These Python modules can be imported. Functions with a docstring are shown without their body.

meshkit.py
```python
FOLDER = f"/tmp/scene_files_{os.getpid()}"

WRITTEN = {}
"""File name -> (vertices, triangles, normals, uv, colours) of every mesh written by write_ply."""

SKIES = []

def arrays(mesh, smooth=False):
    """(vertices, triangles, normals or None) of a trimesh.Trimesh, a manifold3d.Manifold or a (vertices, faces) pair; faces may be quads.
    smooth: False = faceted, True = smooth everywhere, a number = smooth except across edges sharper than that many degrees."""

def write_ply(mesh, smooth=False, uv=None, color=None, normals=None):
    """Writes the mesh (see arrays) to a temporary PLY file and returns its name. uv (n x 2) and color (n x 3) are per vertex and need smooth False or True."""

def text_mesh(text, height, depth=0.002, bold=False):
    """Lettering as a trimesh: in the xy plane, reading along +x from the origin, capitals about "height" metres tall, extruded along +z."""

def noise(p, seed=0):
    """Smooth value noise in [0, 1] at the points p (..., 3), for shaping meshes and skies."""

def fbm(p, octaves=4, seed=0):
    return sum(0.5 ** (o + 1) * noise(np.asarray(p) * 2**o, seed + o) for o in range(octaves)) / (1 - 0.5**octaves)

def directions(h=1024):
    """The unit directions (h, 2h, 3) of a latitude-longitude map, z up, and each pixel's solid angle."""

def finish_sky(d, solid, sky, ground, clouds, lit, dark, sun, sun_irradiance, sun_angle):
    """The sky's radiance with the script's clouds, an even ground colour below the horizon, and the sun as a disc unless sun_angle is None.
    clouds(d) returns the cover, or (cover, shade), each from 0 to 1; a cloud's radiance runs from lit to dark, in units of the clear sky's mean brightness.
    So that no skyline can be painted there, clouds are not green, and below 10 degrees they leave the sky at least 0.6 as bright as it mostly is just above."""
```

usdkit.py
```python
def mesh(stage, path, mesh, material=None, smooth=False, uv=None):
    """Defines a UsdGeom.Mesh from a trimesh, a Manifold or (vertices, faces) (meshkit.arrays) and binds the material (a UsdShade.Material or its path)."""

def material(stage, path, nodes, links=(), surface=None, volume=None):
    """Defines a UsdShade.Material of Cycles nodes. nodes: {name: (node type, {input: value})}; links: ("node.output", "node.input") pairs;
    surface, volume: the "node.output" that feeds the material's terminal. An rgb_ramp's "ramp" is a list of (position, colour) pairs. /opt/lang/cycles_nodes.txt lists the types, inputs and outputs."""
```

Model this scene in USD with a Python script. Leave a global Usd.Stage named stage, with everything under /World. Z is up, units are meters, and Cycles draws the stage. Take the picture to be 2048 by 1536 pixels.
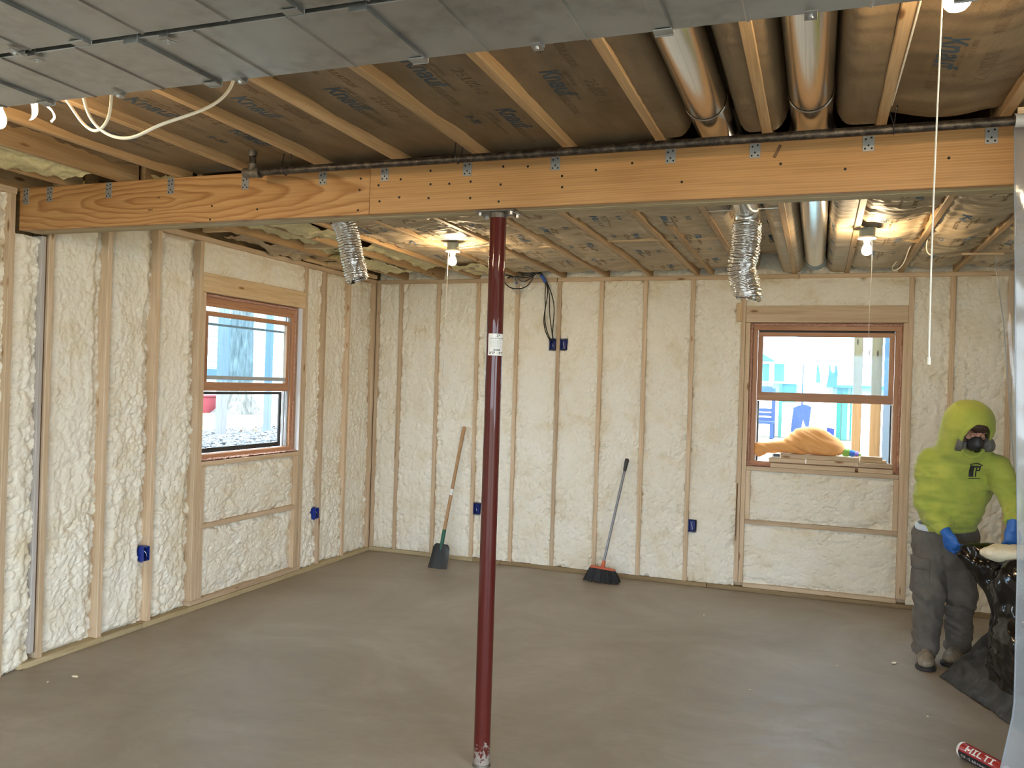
import math, random
import numpy as np, trimesh, usdkit, meshkit
from scipy.spatial import cKDTree
from scipy.spatial.transform import Rotation as Rot
from pxr import Usd, UsdGeom, UsdLux, UsdShade, Gf, Sdf, Vt

stage = Usd.Stage.CreateInMemory()
UsdGeom.SetStageUpAxis(stage, 'Z'); UsdGeom.SetStageMetersPerUnit(stage, 1.0)
UsdGeom.Xform.Define(stage, '/World')
# ---- camera: fitted to the room's edges (x right along the back wall, y into the room's depth, z up; left wall x=0, back wall y=0)
EXPOSURE = 0.0
cam = UsdGeom.Camera.Define(stage, '/World/camera')
_R = Rot.from_euler('zxy', [0.350961485, 0.01158489, -0.02883557]).as_matrix()
_r, _f, _u = _R[:, 0], _R[:, 1], _R[:, 2]
_C = (4.28912478, -7.58964487, 1.74197642)
cam.AddTransformOp().Set(Gf.Matrix4d(*_r, 0, *_u, 0, *(-_f), 0, *_C, 1))
cam.CreateHorizontalApertureAttr(36.0); cam.CreateVerticalApertureAttr(27.0)
cam.CreateFocalLengthAttr(36.0 * 1675.945 / 2048)
cam.CreateClippingRangeAttr((0.05, 300.0))
cam.CreateExposureAttr(EXPOSURE)
# ---- overcast daylight
sky = UsdLux.DomeLight.Define(stage, '/World/sky')
sky.CreateIntensityAttr(3.4); sky.CreateColorAttr(Gf.Vec3f(0.76, 0.89, 1.0))
# ---- the lamps' power (the bulbs stand further down)
BULB_GLOW, BULB_COLOR = 500.0, (1.0, 0.75, 0.45)

# ================= helpers
H = 2.77            # underside of the joists = top of the walls
_used = {}
def uniq(path):
    n = _used.get(path, 0); _used[path] = n + 1
    return path if n == 0 else f'{path}_{n:03d}'
def _data(prim, label=None, cat=None, group=None, kind=None):
    for k, v in (('label', label), ('category', cat), ('group', group), ('kind', kind)):
        if v: prim.SetCustomDataByKey(k, v)
    return prim
BASE = {}
def thing(name, label=None, cat=None, base=(0, 0, 0), group=None, kind=None):
    p = uniq('/World/' + name)
    x = UsdGeom.Xform.Define(stage, p); x.AddTranslateOp().Set(Gf.Vec3d(*map(float, base)))
    BASE[p] = np.array(base, float)
    _data(x.GetPrim(), label, cat, group, kind)
    return p
def part(parent, name, mesh, mat, smooth=30, label=None, kind=None, raw=False):
    p = uniq(parent + '/' + name)
    if isinstance(mesh, list): mesh = join(mesh)
    if hasattr(mesh, 'to_mesh'):
        mm = mesh.to_mesh(); mesh = trimesh.Trimesh(np.array(mm.vert_properties[:, :3]), np.array(mm.tri_verts), process=False)
    b = BASE.get(parent)
    if b is None:   # a sub-part: its part sits at the thing's base
        b = BASE['/'.join(parent.split('/')[:3])]
    v = np.asarray(mesh.vertices, float) - (0 if raw else b)
    m = usdkit.mesh(stage, p, trimesh.Trimesh(v, np.asarray(mesh.faces), process=False), M[mat], smooth)
    _data(m.GetPrim(), label, None, None, kind)
    return p
def solo(name, mesh, mat, label, cat, group=None, kind=None, smooth=30):
    if isinstance(mesh, list): mesh = join(mesh)
    lo, hi = np.asarray(mesh.vertices).min(0), np.asarray(mesh.vertices).max(0)
    b = np.array([(lo[0] + hi[0]) / 2, (lo[1] + hi[1]) / 2, lo[2]])
    p = uniq('/World/' + name)
    m = usdkit.mesh(stage, p, trimesh.Trimesh(np.asarray(mesh.vertices) - b, np.asarray(mesh.faces), process=False), M[mat], smooth)
    m.AddTranslateOp().Set(Gf.Vec3d(*map(float, b)))
    _data(m.GetPrim(), label, cat, group, kind)
    return p
def join(ms): return trimesh.util.concatenate([trimesh.Trimesh(np.asarray(m.vertices), np.asarray(m.faces), process=False) for m in ms])
def box(x0, x1, y0, y1, z0, z1, b=0.0015):
    b = min(b, (x1 - x0) * .3, (y1 - y0) * .3, (z1 - z0) * .3)
    c = np.array([(x0 + x1) / 2, (y0 + y1) / 2, (z0 + z1) / 2]); h = np.array([x1 - x0, y1 - y0, z1 - z0]) / 2
    v = []
    for s in np.ndindex(2, 2, 2):
        s = np.array(s) * 2 - 1
        for k in range(3):
            d = h - b; d = d.copy(); d[k] = h[k]; v.append(c + s * d)
    return trimesh.convex.convex_hull(np.array(v))
def obox(c, size, rot=None, b=0.0015):
    m = box(-size[0] / 2, size[0] / 2, -size[1] / 2, size[1] / 2, -size[2] / 2, size[2] / 2, b)
    if rot is not None: m.vertices = m.vertices @ np.asarray(rot).T
    m.vertices = m.vertices + np.array(c); return m
def bar(a, b_, w, d, up=(0, 0, 1), bev=0.0015):
    a, b_ = np.array(a, float), np.array(b_, float); x = b_ - a; L = np.linalg.norm(x); x /= L
    up = np.array(up, float) if abs(np.dot(x, up)) < .95 else np.array([1.0, 0, 0])
    y = np.cross(up, x); y /= np.linalg.norm(y); z = np.cross(x, y)
    return obox((a + b_) / 2, (L, w, d), np.stack([x, y, z], 1), bev)
def spline(pts, n=40):
    from scipy.interpolate import CubicSpline
    p = np.array(pts, float); t = np.r_[0, np.cumsum(np.linalg.norm(np.diff(p, axis=0), axis=1))]
    return CubicSpline(t, p)(np.linspace(0, t[-1], n))
def tube(pts, r, sides=10, cap=True):
    p = np.array(pts, float); n = len(p); r = np.broadcast_to(r, (n,)).astype(float)
    t = np.gradient(p, axis=0); t /= np.linalg.norm(t, axis=1, keepdims=True) + 1e-12
    a = np.cross(t[0], [0, 0, 1.0] if abs(t[0][2]) < .9 else [1.0, 0, 0]); a /= np.linalg.norm(a)
    rings = []; ang = np.arange(sides) * 2 * np.pi / sides
    for i in range(n):
        a = a - t[i] * (a @ t[i]); a /= np.linalg.norm(a); b = np.cross(t[i], a)
        rings.append(p[i] + r[i] * (np.cos(ang)[:, None] * a + np.sin(ang)[:, None] * b))
    v = np.vstack(rings); i, j = np.meshgrid(np.arange(n - 1), np.arange(sides), indexing='ij')
    q = np.stack([i * sides + j, i * sides + (j + 1) % sides, (i + 1) * sides + (j + 1) % sides, (i + 1) * sides + j], -1).reshape(-1, 4)
    f = np.vstack([q[:, [0, 1, 2]], q[:, [0, 2, 3]]])
    if cap:
        v = np.vstack([v, p[0], p[-1]]); k = len(v) - 2; s = np.arange(sides)
        f = np.vstack([f, np.stack([np.full(sides, k), (s + 1) % sides, s], 1), np.stack([np.full(sides, k + 1), (n - 1) * sides + s, (n - 1) * sides + (s + 1) % sides], 1)])
    return trimesh.Trimesh(v, f, process=False)
def cyl(a, b, r, sides=24, r2=None): return tube([a, b], [r, r if r2 is None else r2], sides)
def grid(fn, nu, nv):
    """fn(u, v) -> points for u, v in 0..1"""
    u, v = np.meshgrid(np.linspace(0, 1, nu), np.linspace(0, 1, nv), indexing='ij')
    p = fn(u, v).reshape(-1, 3); i, j = np.meshgrid(np.arange(nu - 1), np.arange(nv - 1), indexing='ij')
    q = np.stack([i * nv + j, (i + 1) * nv + j, (i + 1) * nv + j + 1, i * nv + j + 1], -1).reshape(-1, 4)
    return trimesh.Trimesh(p, np.vstack([q[:, [0, 1, 2]], q[:, [0, 2, 3]]]), process=False)
def flip(m): return trimesh.Trimesh(m.vertices, np.asarray(m.faces)[:, ::-1], process=False)
def sheet(m, d):
    """thin closed solid from an open grid"""
    m = trimesh.Trimesh(m.vertices, m.faces, process=False); n = m.vertex_normals; k = len(m.vertices)
    e = m.edges; es = np.sort(e, 1); _, idx, cnt = np.unique(es, axis=0, return_index=True, return_counts=True); b = e[idx[cnt == 1]]
    f = np.vstack([m.faces, np.asarray(m.faces)[:, ::-1] + k, np.c_[b[:, 1], b[:, 0], b[:, 0] + k], np.c_[b[:, 1], b[:, 0] + k, b[:, 1] + k]])
    return trimesh.Trimesh(np.vstack([m.vertices, m.vertices - n * d]), f, process=False)
def nets(f, lo, hi, h):
    """surface nets of the signed distance f(P)"""
    lo, hi = np.array(lo, float), np.array(hi, float); n = np.ceil((hi - lo) / h).astype(int) + 1
    ax = [lo[k] + h * np.arange(n[k]) for k in range(3)]
    P = np.stack(np.meshgrid(*ax, indexing='ij'), -1); V = f(P); S = V < 0
    c = [V[a:n[0] - 1 + a, b:n[1] - 1 + b, d:n[2] - 1 + d] for a, b, d in np.ndindex(2, 2, 2)]
    cnt = sum((x < 0).astype(int) for x in c); act = (cnt > 0) & (cnt < 8)
    ijk = np.argwhere(act); idx = -np.ones(act.shape, int); idx[act] = np.arange(len(ijk))
    offs = list(np.ndindex(2, 2, 2)); acc = np.zeros((len(ijk), 3)); num = np.zeros(len(ijk)); cv = np.stack([x[act] for x in c], 1)
    for a in range(8):
        for b in range(a + 1, 8):
            d = np.array(offs[b]) - np.array(offs[a])
            if np.abs(d).sum() != 1: continue
            va, vb = cv[:, a], cv[:, b]; cr = (va < 0) != (vb < 0); t = np.where(cr, va / np.where(cr, va - vb, 1), 0)
            acc += np.where(cr[:, None], np.array(offs[a]) + t[:, None] * d, 0); num += cr
    verts = lo + h * (ijk + acc / num[:, None]); faces = []
    for k in range(3):
        a, b = (k + 1) % 3, (k + 2) % 3
        sl0 = [slice(None)] * 3; sl1 = [slice(None)] * 3; sl0[k] = slice(0, -1); sl1[k] = slice(1, None)
        s0, s1 = S[tuple(sl0)], S[tuple(sl1)]; e = np.argwhere(s0 != s1)
        ok = (e[:, a] > 0) & (e[:, b] > 0) & (e[:, a] < n[a] - 1) & (e[:, b] < n[b] - 1); e = e[ok]
        if not len(e): continue
        def at(da, db):
            q = e.copy(); q[:, a] += da; q[:, b] += db; return idx[q[:, 0], q[:, 1], q[:, 2]]
        q = np.stack([at(-1, -1), at(0, -1), at(0, 0), at(-1, 0)], 1); inside = s0[tuple(e.T)]
        q[~inside] = q[~inside][:, ::-1]; faces.append(q)
    q = np.vstack(faces)
    return trimesh.Trimesh(verts, np.vstack([q[:, [0, 1, 2]], q[:, [0, 2, 3]]]), process=False)
def rc(P, a, b, ra, rb):
    a, b = np.array(a, float), np.array(b, float); ab = b - a; t = np.clip(((P - a) @ ab) / (ab @ ab), 0, 1)
    return np.linalg.norm(P - a - t[..., None] * ab, axis=-1) - (ra + (rb - ra) * t)
def el(P, c, r, R=None):
    q = P - np.array(c, float)
    if R is not None: q = q @ R
    r = np.array(r, float); k0 = np.linalg.norm(q / r, axis=-1); k1 = np.linalg.norm(q / r**2, axis=-1)
    return k0 * (k0 - 1) / np.maximum(k1, 1e-9)
def smin(a, b, k):
    h = np.clip(.5 + .5 * (b - a) / k, 0, 1); return b + (a - b) * h - k * h * (1 - h)
def smax(a, b, k): return -smin(-a, -b, k)
noise, fbm = meshkit.noise, meshkit.fbm
def ridged(P, octv=3, seed=0): return sum(.5**(o + 1) * (1 - np.abs(2 * noise(P * 2**o, seed + o) - 1)) for o in range(octv)) / (1 - .5**octv)
def wrinkle(x, y, fx, fy, seed=0, octv=3):
    z = np.zeros_like(x) + seed * 3.7
    return ridged(np.stack([x * fx, y * fy, z], -1), octv, seed)
def popcorn(u, v, s, seed, au=1.0, av=1.0):
    """overlapping round lumps, 0..1, spacing s"""
    rng = np.random.default_rng(seed); u, v = u / au, v / av
    lo = np.array([u.min(), v.min()]) - 2 * s; hi = np.array([u.max(), v.max()]) + 2 * s; n = np.ceil((hi - lo) / s).astype(int)
    g = np.stack(np.meshgrid(np.arange(n[0]), np.arange(n[1]), indexing='ij'), -1).reshape(-1, 2)
    c = lo + (g + rng.uniform(0, 1, g.shape)) * s; hgt = rng.uniform(.45, 1, len(c))
    d, k = cKDTree(c).query(np.stack([u, v], -1).reshape(-1, 2), k=3)
    hh = (hgt[k] * np.sqrt(np.clip(1 - (d / (.95 * s))**2, 0, 1))).max(1)
    return hh.reshape(u.shape)

# ================= materials
M = {}
def mat(name, nodes, links=(), surface='p.BSDF', **k): M[name] = usdkit.material(stage, '/World/Looks/' + name, nodes, links, surface, **k); return M[name]
def plain(name, col, rough=.5, metal=0., **k): return mat(name, {'p': ('principled_bsdf', dict(base_color=col, roughness=rough, metallic=metal, **k))})
def noisy(name, c0, c1, scale=8, detail=4, rough=.6, bump=0., bscale=None, stretch=(1, 1, 1), lo=.3, hi=.7, metal=0., coord='geometry.position', bdist=.01, **k):
    n = {'g': ('geometry', {}), 'm': ('mapping', {'scale': stretch}), 'n': ('noise_texture', {'scale': scale, 'detail': detail, 'roughness': .6}),
         'r': ('rgb_ramp', {'ramp': [(lo, c0), (hi, c1)]}), 'p': ('principled_bsdf', dict(roughness=rough, metallic=metal, **k))}
    l = [('g.position', 'm.vector'), ('m.vector', 'n.vector'), ('n.fac', 'r.fac'), ('r.color', 'p.base_color')]
    if bump:
        n['n2'] = ('noise_texture', {'scale': bscale or scale * 4, 'detail': 5, 'roughness': .6}); n['b'] = ('bump', {'strength': bump, 'distance': bdist})
        l += [('m.vector', 'n2.vector'), ('n2.fac', 'b.height'), ('b.normal', 'p.normal')]
    return mat(name, n, l)
def wood(name, light, dark, axis='z', rough=.62, knots=True, cut=26., bump=.12, contrast=1.0):
    k = 'xyz'.index(axis); sc = [cut] * 3; sc[k] = 1.1; fs = [170.] * 3; fs[k] = 5.; ks = [9.] * 3; ks[k] = 2.6
    mid = tuple((a + b) / 2 for a, b in zip(light, dark)); kd = tuple(a * .42 for a in dark)
    n = {'g': ('geometry', {}), 'o': ('object_info', {}), 'om': ('vector_math', {'math_type': 'scale', 'scale': 7.3}),
         'oc': ('combine_xyz', {}), 'a': ('vector_math', {'math_type': 'add'}),
         'm1': ('mapping', {'scale': sc}), 'm2': ('mapping', {'scale': fs}), 'm3': ('mapping', {'scale': ks}),
         'n1': ('noise_texture', {'scale': 1., 'detail': 3, 'roughness': .55, 'distortion': .6}), 'n2': ('noise_texture', {'scale': 1., 'detail': 2}),
         'r1': ('rgb_ramp', {'ramp': [(.32, dark), (.5, mid), (.68, light)]}), 'r2': ('rgb_ramp', {'ramp': [(.3, (.72, .70, .68)), (.62, (1, 1, 1))]}),
         'mx': ('mix_color', {'blend_type': 'multiply', 'fac': .55 * contrast}),
         'ov': ('map_range', {'from_min': 0., 'from_max': 1., 'to_min': .84, 'to_max': 1.12}), 'hs': ('hsv', {'saturation': 1.0}),
         'b': ('bump', {'strength': bump, 'distance': .002}), 'p': ('principled_bsdf', {'roughness': rough, 'specular_ior_level': .3})}
    l = [('o.random', 'oc.x'), ('o.random', 'oc.y'), ('o.random', 'oc.z'), ('oc.vector', 'om.vector1'), ('g.position', 'a.vector1'), ('om.vector', 'a.vector2'),
         ('a.vector', 'm1.vector'), ('a.vector', 'm2.vector'), ('a.vector', 'm3.vector'), ('m1.vector', 'n1.vector'), ('m2.vector', 'n2.vector'), ('n1.fac', 'r1.fac'), ('n2.fac', 'r2.fac'),
         ('r1.color', 'mx.a'), ('r2.color', 'mx.b'), ('o.random', 'ov.value'), ('ov.result', 'hs.value'), ('n2.fac', 'b.height'), ('b.normal', 'p.normal')]
    last = 'mx.result'
    if knots:
        n.update({'v': ('voronoi_texture', {'scale': 1.0}), 'kr': ('rgb_ramp', {'ramp': [(.035, kd), (.07, dark), (.12, (1, 1, 1))]}), 'kx': ('mix_color', {'blend_type': 'multiply', 'fac': .85})})
        l += [('m3.vector', 'v.vector'), ('v.distance', 'kr.fac'), (last, 'kx.a'), ('kr.color', 'kx.b')]; last = 'kx.result'
    l += [(last, 'hs.color'), ('hs.color', 'p.base_color')]
    return mat(name, n, l)
for ax in 'xyz':
    wood('spruce_' + ax, (.68, .525, .365), (.55, .40, .255), ax)
    wood('treated_' + ax, (.36, .26, .14), (.24, .165, .085), ax)
    wood('joist_wood_' + ax, (.52, .35, .19), (.38, .235, .11), ax)
    wood('fir_' + ax, (.50, .27, .15), (.40, .19, .10), ax, knots=False, rough=.45)
    wood('blond_' + ax, (.72, .54, .33), (.60, .42, .23), ax)
for ax in 'xy': wood('treated_light_' + ax, (.50, .41, .25), (.38, .29, .16), ax)
wood('grey_stud', (.50, .47, .44), (.42, .38, .35), 'z', knots=False)
wood('bark_edge', (.20, .12, .06), (.10, .05, .025), 'z', knots=False)
def beamwood(name, rings):
    """golden fir: the flat-sawn plank shows nested cathedral rings, the other straight fine grain"""
    n = {'g': ('geometry', {}), 'm': ('mapping', {'location': (-.98, 0, -2.663)}), 'ms': ('mapping', {'scale': (.115 if rings else .02, 0., 1.)}),
         'mn': ('mapping', {'scale': (2.2, 1, 7) if rings else (.9, 1, 4)}), 'nz': ('noise_texture', {'scale': 1.0, 'detail': 2.}), 'nc': ('vector_math', {'math_type': 'subtract', 'vector2': (.5, .5, .5)}), 'nx': ('vector_math', {'math_type': 'scale', 'scale': .075 if rings else .03}), 'ad': ('vector_math', {'math_type': 'add'}),
         'w': ('wave_texture', {'wave_type': 'rings' if rings else 'bands', 'rings_direction': 'y', 'bands_direction': 'z', 'profile': 'saw', 'scale': 13. if rings else 30., 'distortion': .25, 'detail': 2, 'detail_scale': 3.}),
         'r': ('rgb_ramp', {'ramp': [(0., (.52, .30, .13)), (.5, (.47, .255, .10)), (.84, (.35, .165, .06) if rings else (.46, .25, .105)), (1., (.50, .285, .12))]}),
         'm2': ('mapping', {'scale': (3, 130, 130)}), 'n2': ('noise_texture', {'scale': 1., 'detail': 2}), 'r2': ('rgb_ramp', {'ramp': [(.3, (.76, .73, .70)), (.6, (1, 1, 1))]}), 'n3': ('noise_texture', {'scale': 1.6, 'detail': 3}), 'r3': ('rgb_ramp', {'ramp': [(.35, (.86, .82, .78)), (.6, (1, 1, 1))]}),
         'x': ('mix_color', {'blend_type': 'multiply', 'fac': .7}), 'x3': ('mix_color', {'blend_type': 'multiply', 'fac': .8}), 'p': ('principled_bsdf', {'roughness': .55, 'specular_ior_level': .3})}
    l = [('g.position', 'm.vector'), ('m.vector', 'ms.vector'), ('m.vector', 'mn.vector'), ('mn.vector', 'nz.vector'), ('nz.color', 'nc.vector1'), ('nc.vector', 'nx.vector1'), ('ms.vector', 'ad.vector1'), ('nx.vector', 'ad.vector2'), ('ad.vector', 'w.vector'),
         ('w.fac', 'r.fac'), ('g.position', 'm2.vector'), ('m2.vector', 'n2.vector'), ('n2.fac', 'r2.fac'), ('g.position', 'n3.vector'), ('n3.fac', 'r3.fac'), ('r.color', 'x.a'), ('r2.color', 'x.b'), ('x.result', 'x3.a'), ('r3.color', 'x3.b'), ('x3.result', 'p.base_color')]
    return mat(name, n, l)
beamwood('beam_flat', True); beamwood('beam_straight', False)
# sprayed foam: cream, yellower where it is dense
mat('foam', {'g': ('geometry', {}), 'n': ('noise_texture', {'scale': 3.2, 'detail': 5, 'roughness': .65}), 'r': ('rgb_ramp', {'ramp': [(.30, (.72, .635, .47)), (.46, (.81, .755, .635)), (.66, (.835, .795, .70))]}),
             'v': ('voronoi_texture', {'scale': 48.}), 'n2': ('noise_texture', {'scale': 140., 'detail': 3}), 'a': ('math', {'math_type': 'multiply_add', 'value2': .5}), 'b': ('bump', {'strength': .4, 'distance': .006, 'invert': True}),
             'p': ('principled_bsdf', {'roughness': .62, 'specular_ior_level': .3})},
    [('g.position', 'n.vector'), ('n.fac', 'r.fac'), ('r.color', 'p.base_color'), ('g.position', 'v.vector'), ('g.position', 'n2.vector'), ('n2.fac', 'a.value1'), ('v.distance', 'a.value3'), ('a.value', 'b.height'), ('b.normal', 'p.normal')])
noisy('foam_grey', (.50, .46, .36), (.62, .58, .48), 30, 4, .8, bump=.5, bscale=120)
# poured concrete floor: trowel sweeps, dusty paler patches
mat('concrete', {'g': ('geometry', {}), 'n': ('noise_texture', {'scale': .9, 'detail': 6, 'roughness': .62, 'distortion': .8}), 'r': ('rgb_ramp', {'ramp': [(.3, (.27, .225, .17)), (.5, (.325, .28, .22)), (.7, (.385, .34, .28))]}),
                 'm': ('mapping', {'rotation': (0, 0, .5), 'scale': (1.6, 3.4, 1.)}), 'n2': ('noise_texture', {'scale': 2.2, 'detail': 7, 'roughness': .7, 'distortion': 1.5}), 'r2': ('rgb_ramp', {'ramp': [(.35, (.84, .83, .82)), (.62, (1.04, 1.04, 1.05)), (.74, (1.22, 1.22, 1.23))]}),
                 'x': ('mix_color', {'blend_type': 'multiply', 'fac': .7, 'use_clamp': False}), 'rr': ('map_range', {'from_min': .3, 'from_max': .7, 'to_min': .42, 'to_max': .62}),
                 'n3': ('noise_texture', {'scale': 60., 'detail': 4}), 'b': ('bump', {'strength': .12, 'distance': .004}), 'p': ('principled_bsdf', {'specular_ior_level': .45})},
    [('g.position', 'n.vector'), ('n.fac', 'r.fac'), ('g.position', 'm.vector'), ('m.vector', 'n2.vector'), ('n2.fac', 'r2.fac'), ('r.color', 'x.a'), ('r2.color', 'x.b'), ('x.result', 'p.base_color'), ('n2.fac', 'rr.value'), ('rr.result', 'p.roughness'), ('g.position', 'n3.vector'), ('n3.fac', 'b.height'), ('b.normal', 'p.normal')])
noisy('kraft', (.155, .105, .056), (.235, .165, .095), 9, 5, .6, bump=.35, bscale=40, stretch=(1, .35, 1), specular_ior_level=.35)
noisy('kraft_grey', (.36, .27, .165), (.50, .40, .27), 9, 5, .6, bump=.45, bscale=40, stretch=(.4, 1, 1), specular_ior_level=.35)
plain('print_blue', (.035, .06, .085), .6); plain('print_dark', (.15, .095, .05), .7); plain('print_pale', (.10, .15, .20), .6)
noisy('fiberglass', (.62, .52, .26), (.76, .68, .42), 40, 5, .95, bump=.8, bscale=160)
noisy('pink_wool', (.52, .25, .16), (.72, .46, .36), 60, 5, .95, bump=.9, bscale=200)
mat('galvanized', {'g': ('geometry', {}), 'v': ('voronoi_texture', {'scale': 55., 'feature': 'f1'}), 'n': ('noise_texture', {'scale': 6., 'detail': 6}), 'r': ('rgb_ramp', {'ramp': [(.3, (.31, .31, .30)), (.7, (.45, .45, .44))]}),
                   'rr': ('map_range', {'from_min': .25, 'from_max': .75, 'to_min': .26, 'to_max': .46}), 'bw': ('rgb_to_bw', {}), 'b': ('bump', {'strength': .05, 'distance': .002}), 'p': ('principled_bsdf', {'metallic': .92})},
    [('g.position', 'v.vector'), ('g.position', 'n.vector'), ('n.fac', 'r.fac'), ('r.color', 'p.base_color'), ('v.color', 'bw.color'), ('n.fac', 'rr.value'), ('rr.result', 'p.roughness'), ('bw.val', 'b.height'), ('b.normal', 'p.normal')])
plain('round_metal', (.68, .68, .67), .17, 1.0); plain('tie_metal', (.34, .35, .36), .5, .6); plain('hole', (.01, .01, .01), .8)
noisy('pipe_iron', (.030, .024, .020), (.12, .095, .075), 40, 5, .36, metal=.55, lo=.42, hi=.72, bump=.2, bscale=150)
noisy('fitting_iron', (.10, .085, .07), (.19, .165, .14), 60, 4, .45, metal=.6, bump=.2)
plain('foil', (.80, .80, .80), .20, 1.0)
plain('column_red', (.085, .012, .009), .18, 0., coat_weight=.8, coat_roughness=.05)
mat('column_worn', {'g': ('geometry', {}), 'n': ('noise_texture', {'scale': 55., 'detail': 5, 'roughness': .7}), 's': ('separate_xyz', {}), 'q': ('map_range', {'from_min': .0, 'from_max': .16, 'to_min': .26, 'to_max': -.12}), 'a': ('math', {'math_type': 'add'}),
                    'r': ('rgb_ramp', {'ramp': [(.58, (.085, .012, .009)), (.66, (.27, .23, .20))]}), 'p': ('principled_bsdf', {'roughness': .4, 'specular_ior_level': .1, 'coat_weight': .55, 'coat_roughness': .03})},
    [('g.position', 'n.vector'), ('g.position', 's.vector'), ('s.z', 'q.value'), ('n.fac', 'a.value1'), ('q.result', 'a.value2'), ('a.value', 'r.fac'), ('r.color', 'p.base_color')])
plain('paper', (.80, .79, .76), .6); plain('ink', (.02, .02, .02), .6); plain('grey_ink', (.30, .30, .30), .6)
plain('black_plastic', (.012, .012, .013), .4); plain('white_plastic', (.78, .76, .72), .4); plain('cable_white', (.80, .74, .62), .45)
plain('box_blue', (.010, .030, .24), .38); plain('box_inside', (.004, .010, .085), .5); plain('box_grey', (.16, .22, .24), .5)
plain('porcelain', (.85, .84, .80), .25); plain('tape_blue', (.03, .10, .42), .5); plain('steel', (.55, .55, .54), .35, 1.)
plain('vinyl_white', (.78, .80, .82), .35); plain('vinyl_grey', (.40, .41, .42), .4); plain('dark_grey', (.03, .03, .033), .5)
mat('bulb_glow', {'e': ('emission', {'color': BULB_COLOR, 'strength': BULB_GLOW})}, [], 'e.emission')
mat('window_glass', {'t': ('transparent_bsdf', {'color': (.84, .93, .985)}), 'g': ('glossy_bsdf', {'roughness': .03, 'color': (.75, .9, 1.)}), 'lw': ('layer_weight', {'blend': .5}), 'pw': ('math', {'math_type': 'power', 'value2': 5.}), 'f': ('math', {'math_type': 'multiply_add', 'value2': .9, 'value3': .014}), 'x': ('mix_closure', {})},
    [('lw.facing', 'pw.value1'), ('pw.value', 'f.value1'), ('f.value', 'x.fac'), ('t.BSDF', 'x.closure1'), ('g.BSDF', 'x.closure2')], 'x.closure')
def film(name, tr, fac, white=(.80, .84, .88), rough=.12):
    mat(name, {'t': ('transparent_bsdf', {'color': tr}), 'd': ('diffuse_bsdf', {'color': white}), 'l': ('translucent_bsdf', {'color': white}), 'dl': ('mix_closure', {'fac': .5}), 'g': ('glossy_bsdf', {'roughness': rough, 'color': (.9, .9, .9)}),
               'lw': ('layer_weight', {'blend': .5}), 'pw': ('math', {'math_type': 'power', 'value2': 5.}), 'f': ('math', {'math_type': 'multiply_add', 'value2': .9, 'value3': .05}), 'x': ('mix_closure', {'fac': fac}), 'y': ('mix_closure', {})},
        [('d.BSDF', 'dl.closure1'), ('l.BSDF', 'dl.closure2'), ('t.BSDF', 'x.closure1'), ('dl.closure', 'x.closure2'), ('lw.facing', 'pw.value1'), ('pw.value', 'f.value1'), ('f.value', 'y.fac'), ('x.closure', 'y.closure1'), ('g.BSDF', 'y.closure2')], 'y.closure')
film('film_clear', (.94, .95, .96), .10); film('film_milky', (.80, .83, .87), .50, (.52, .56, .61))
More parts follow.
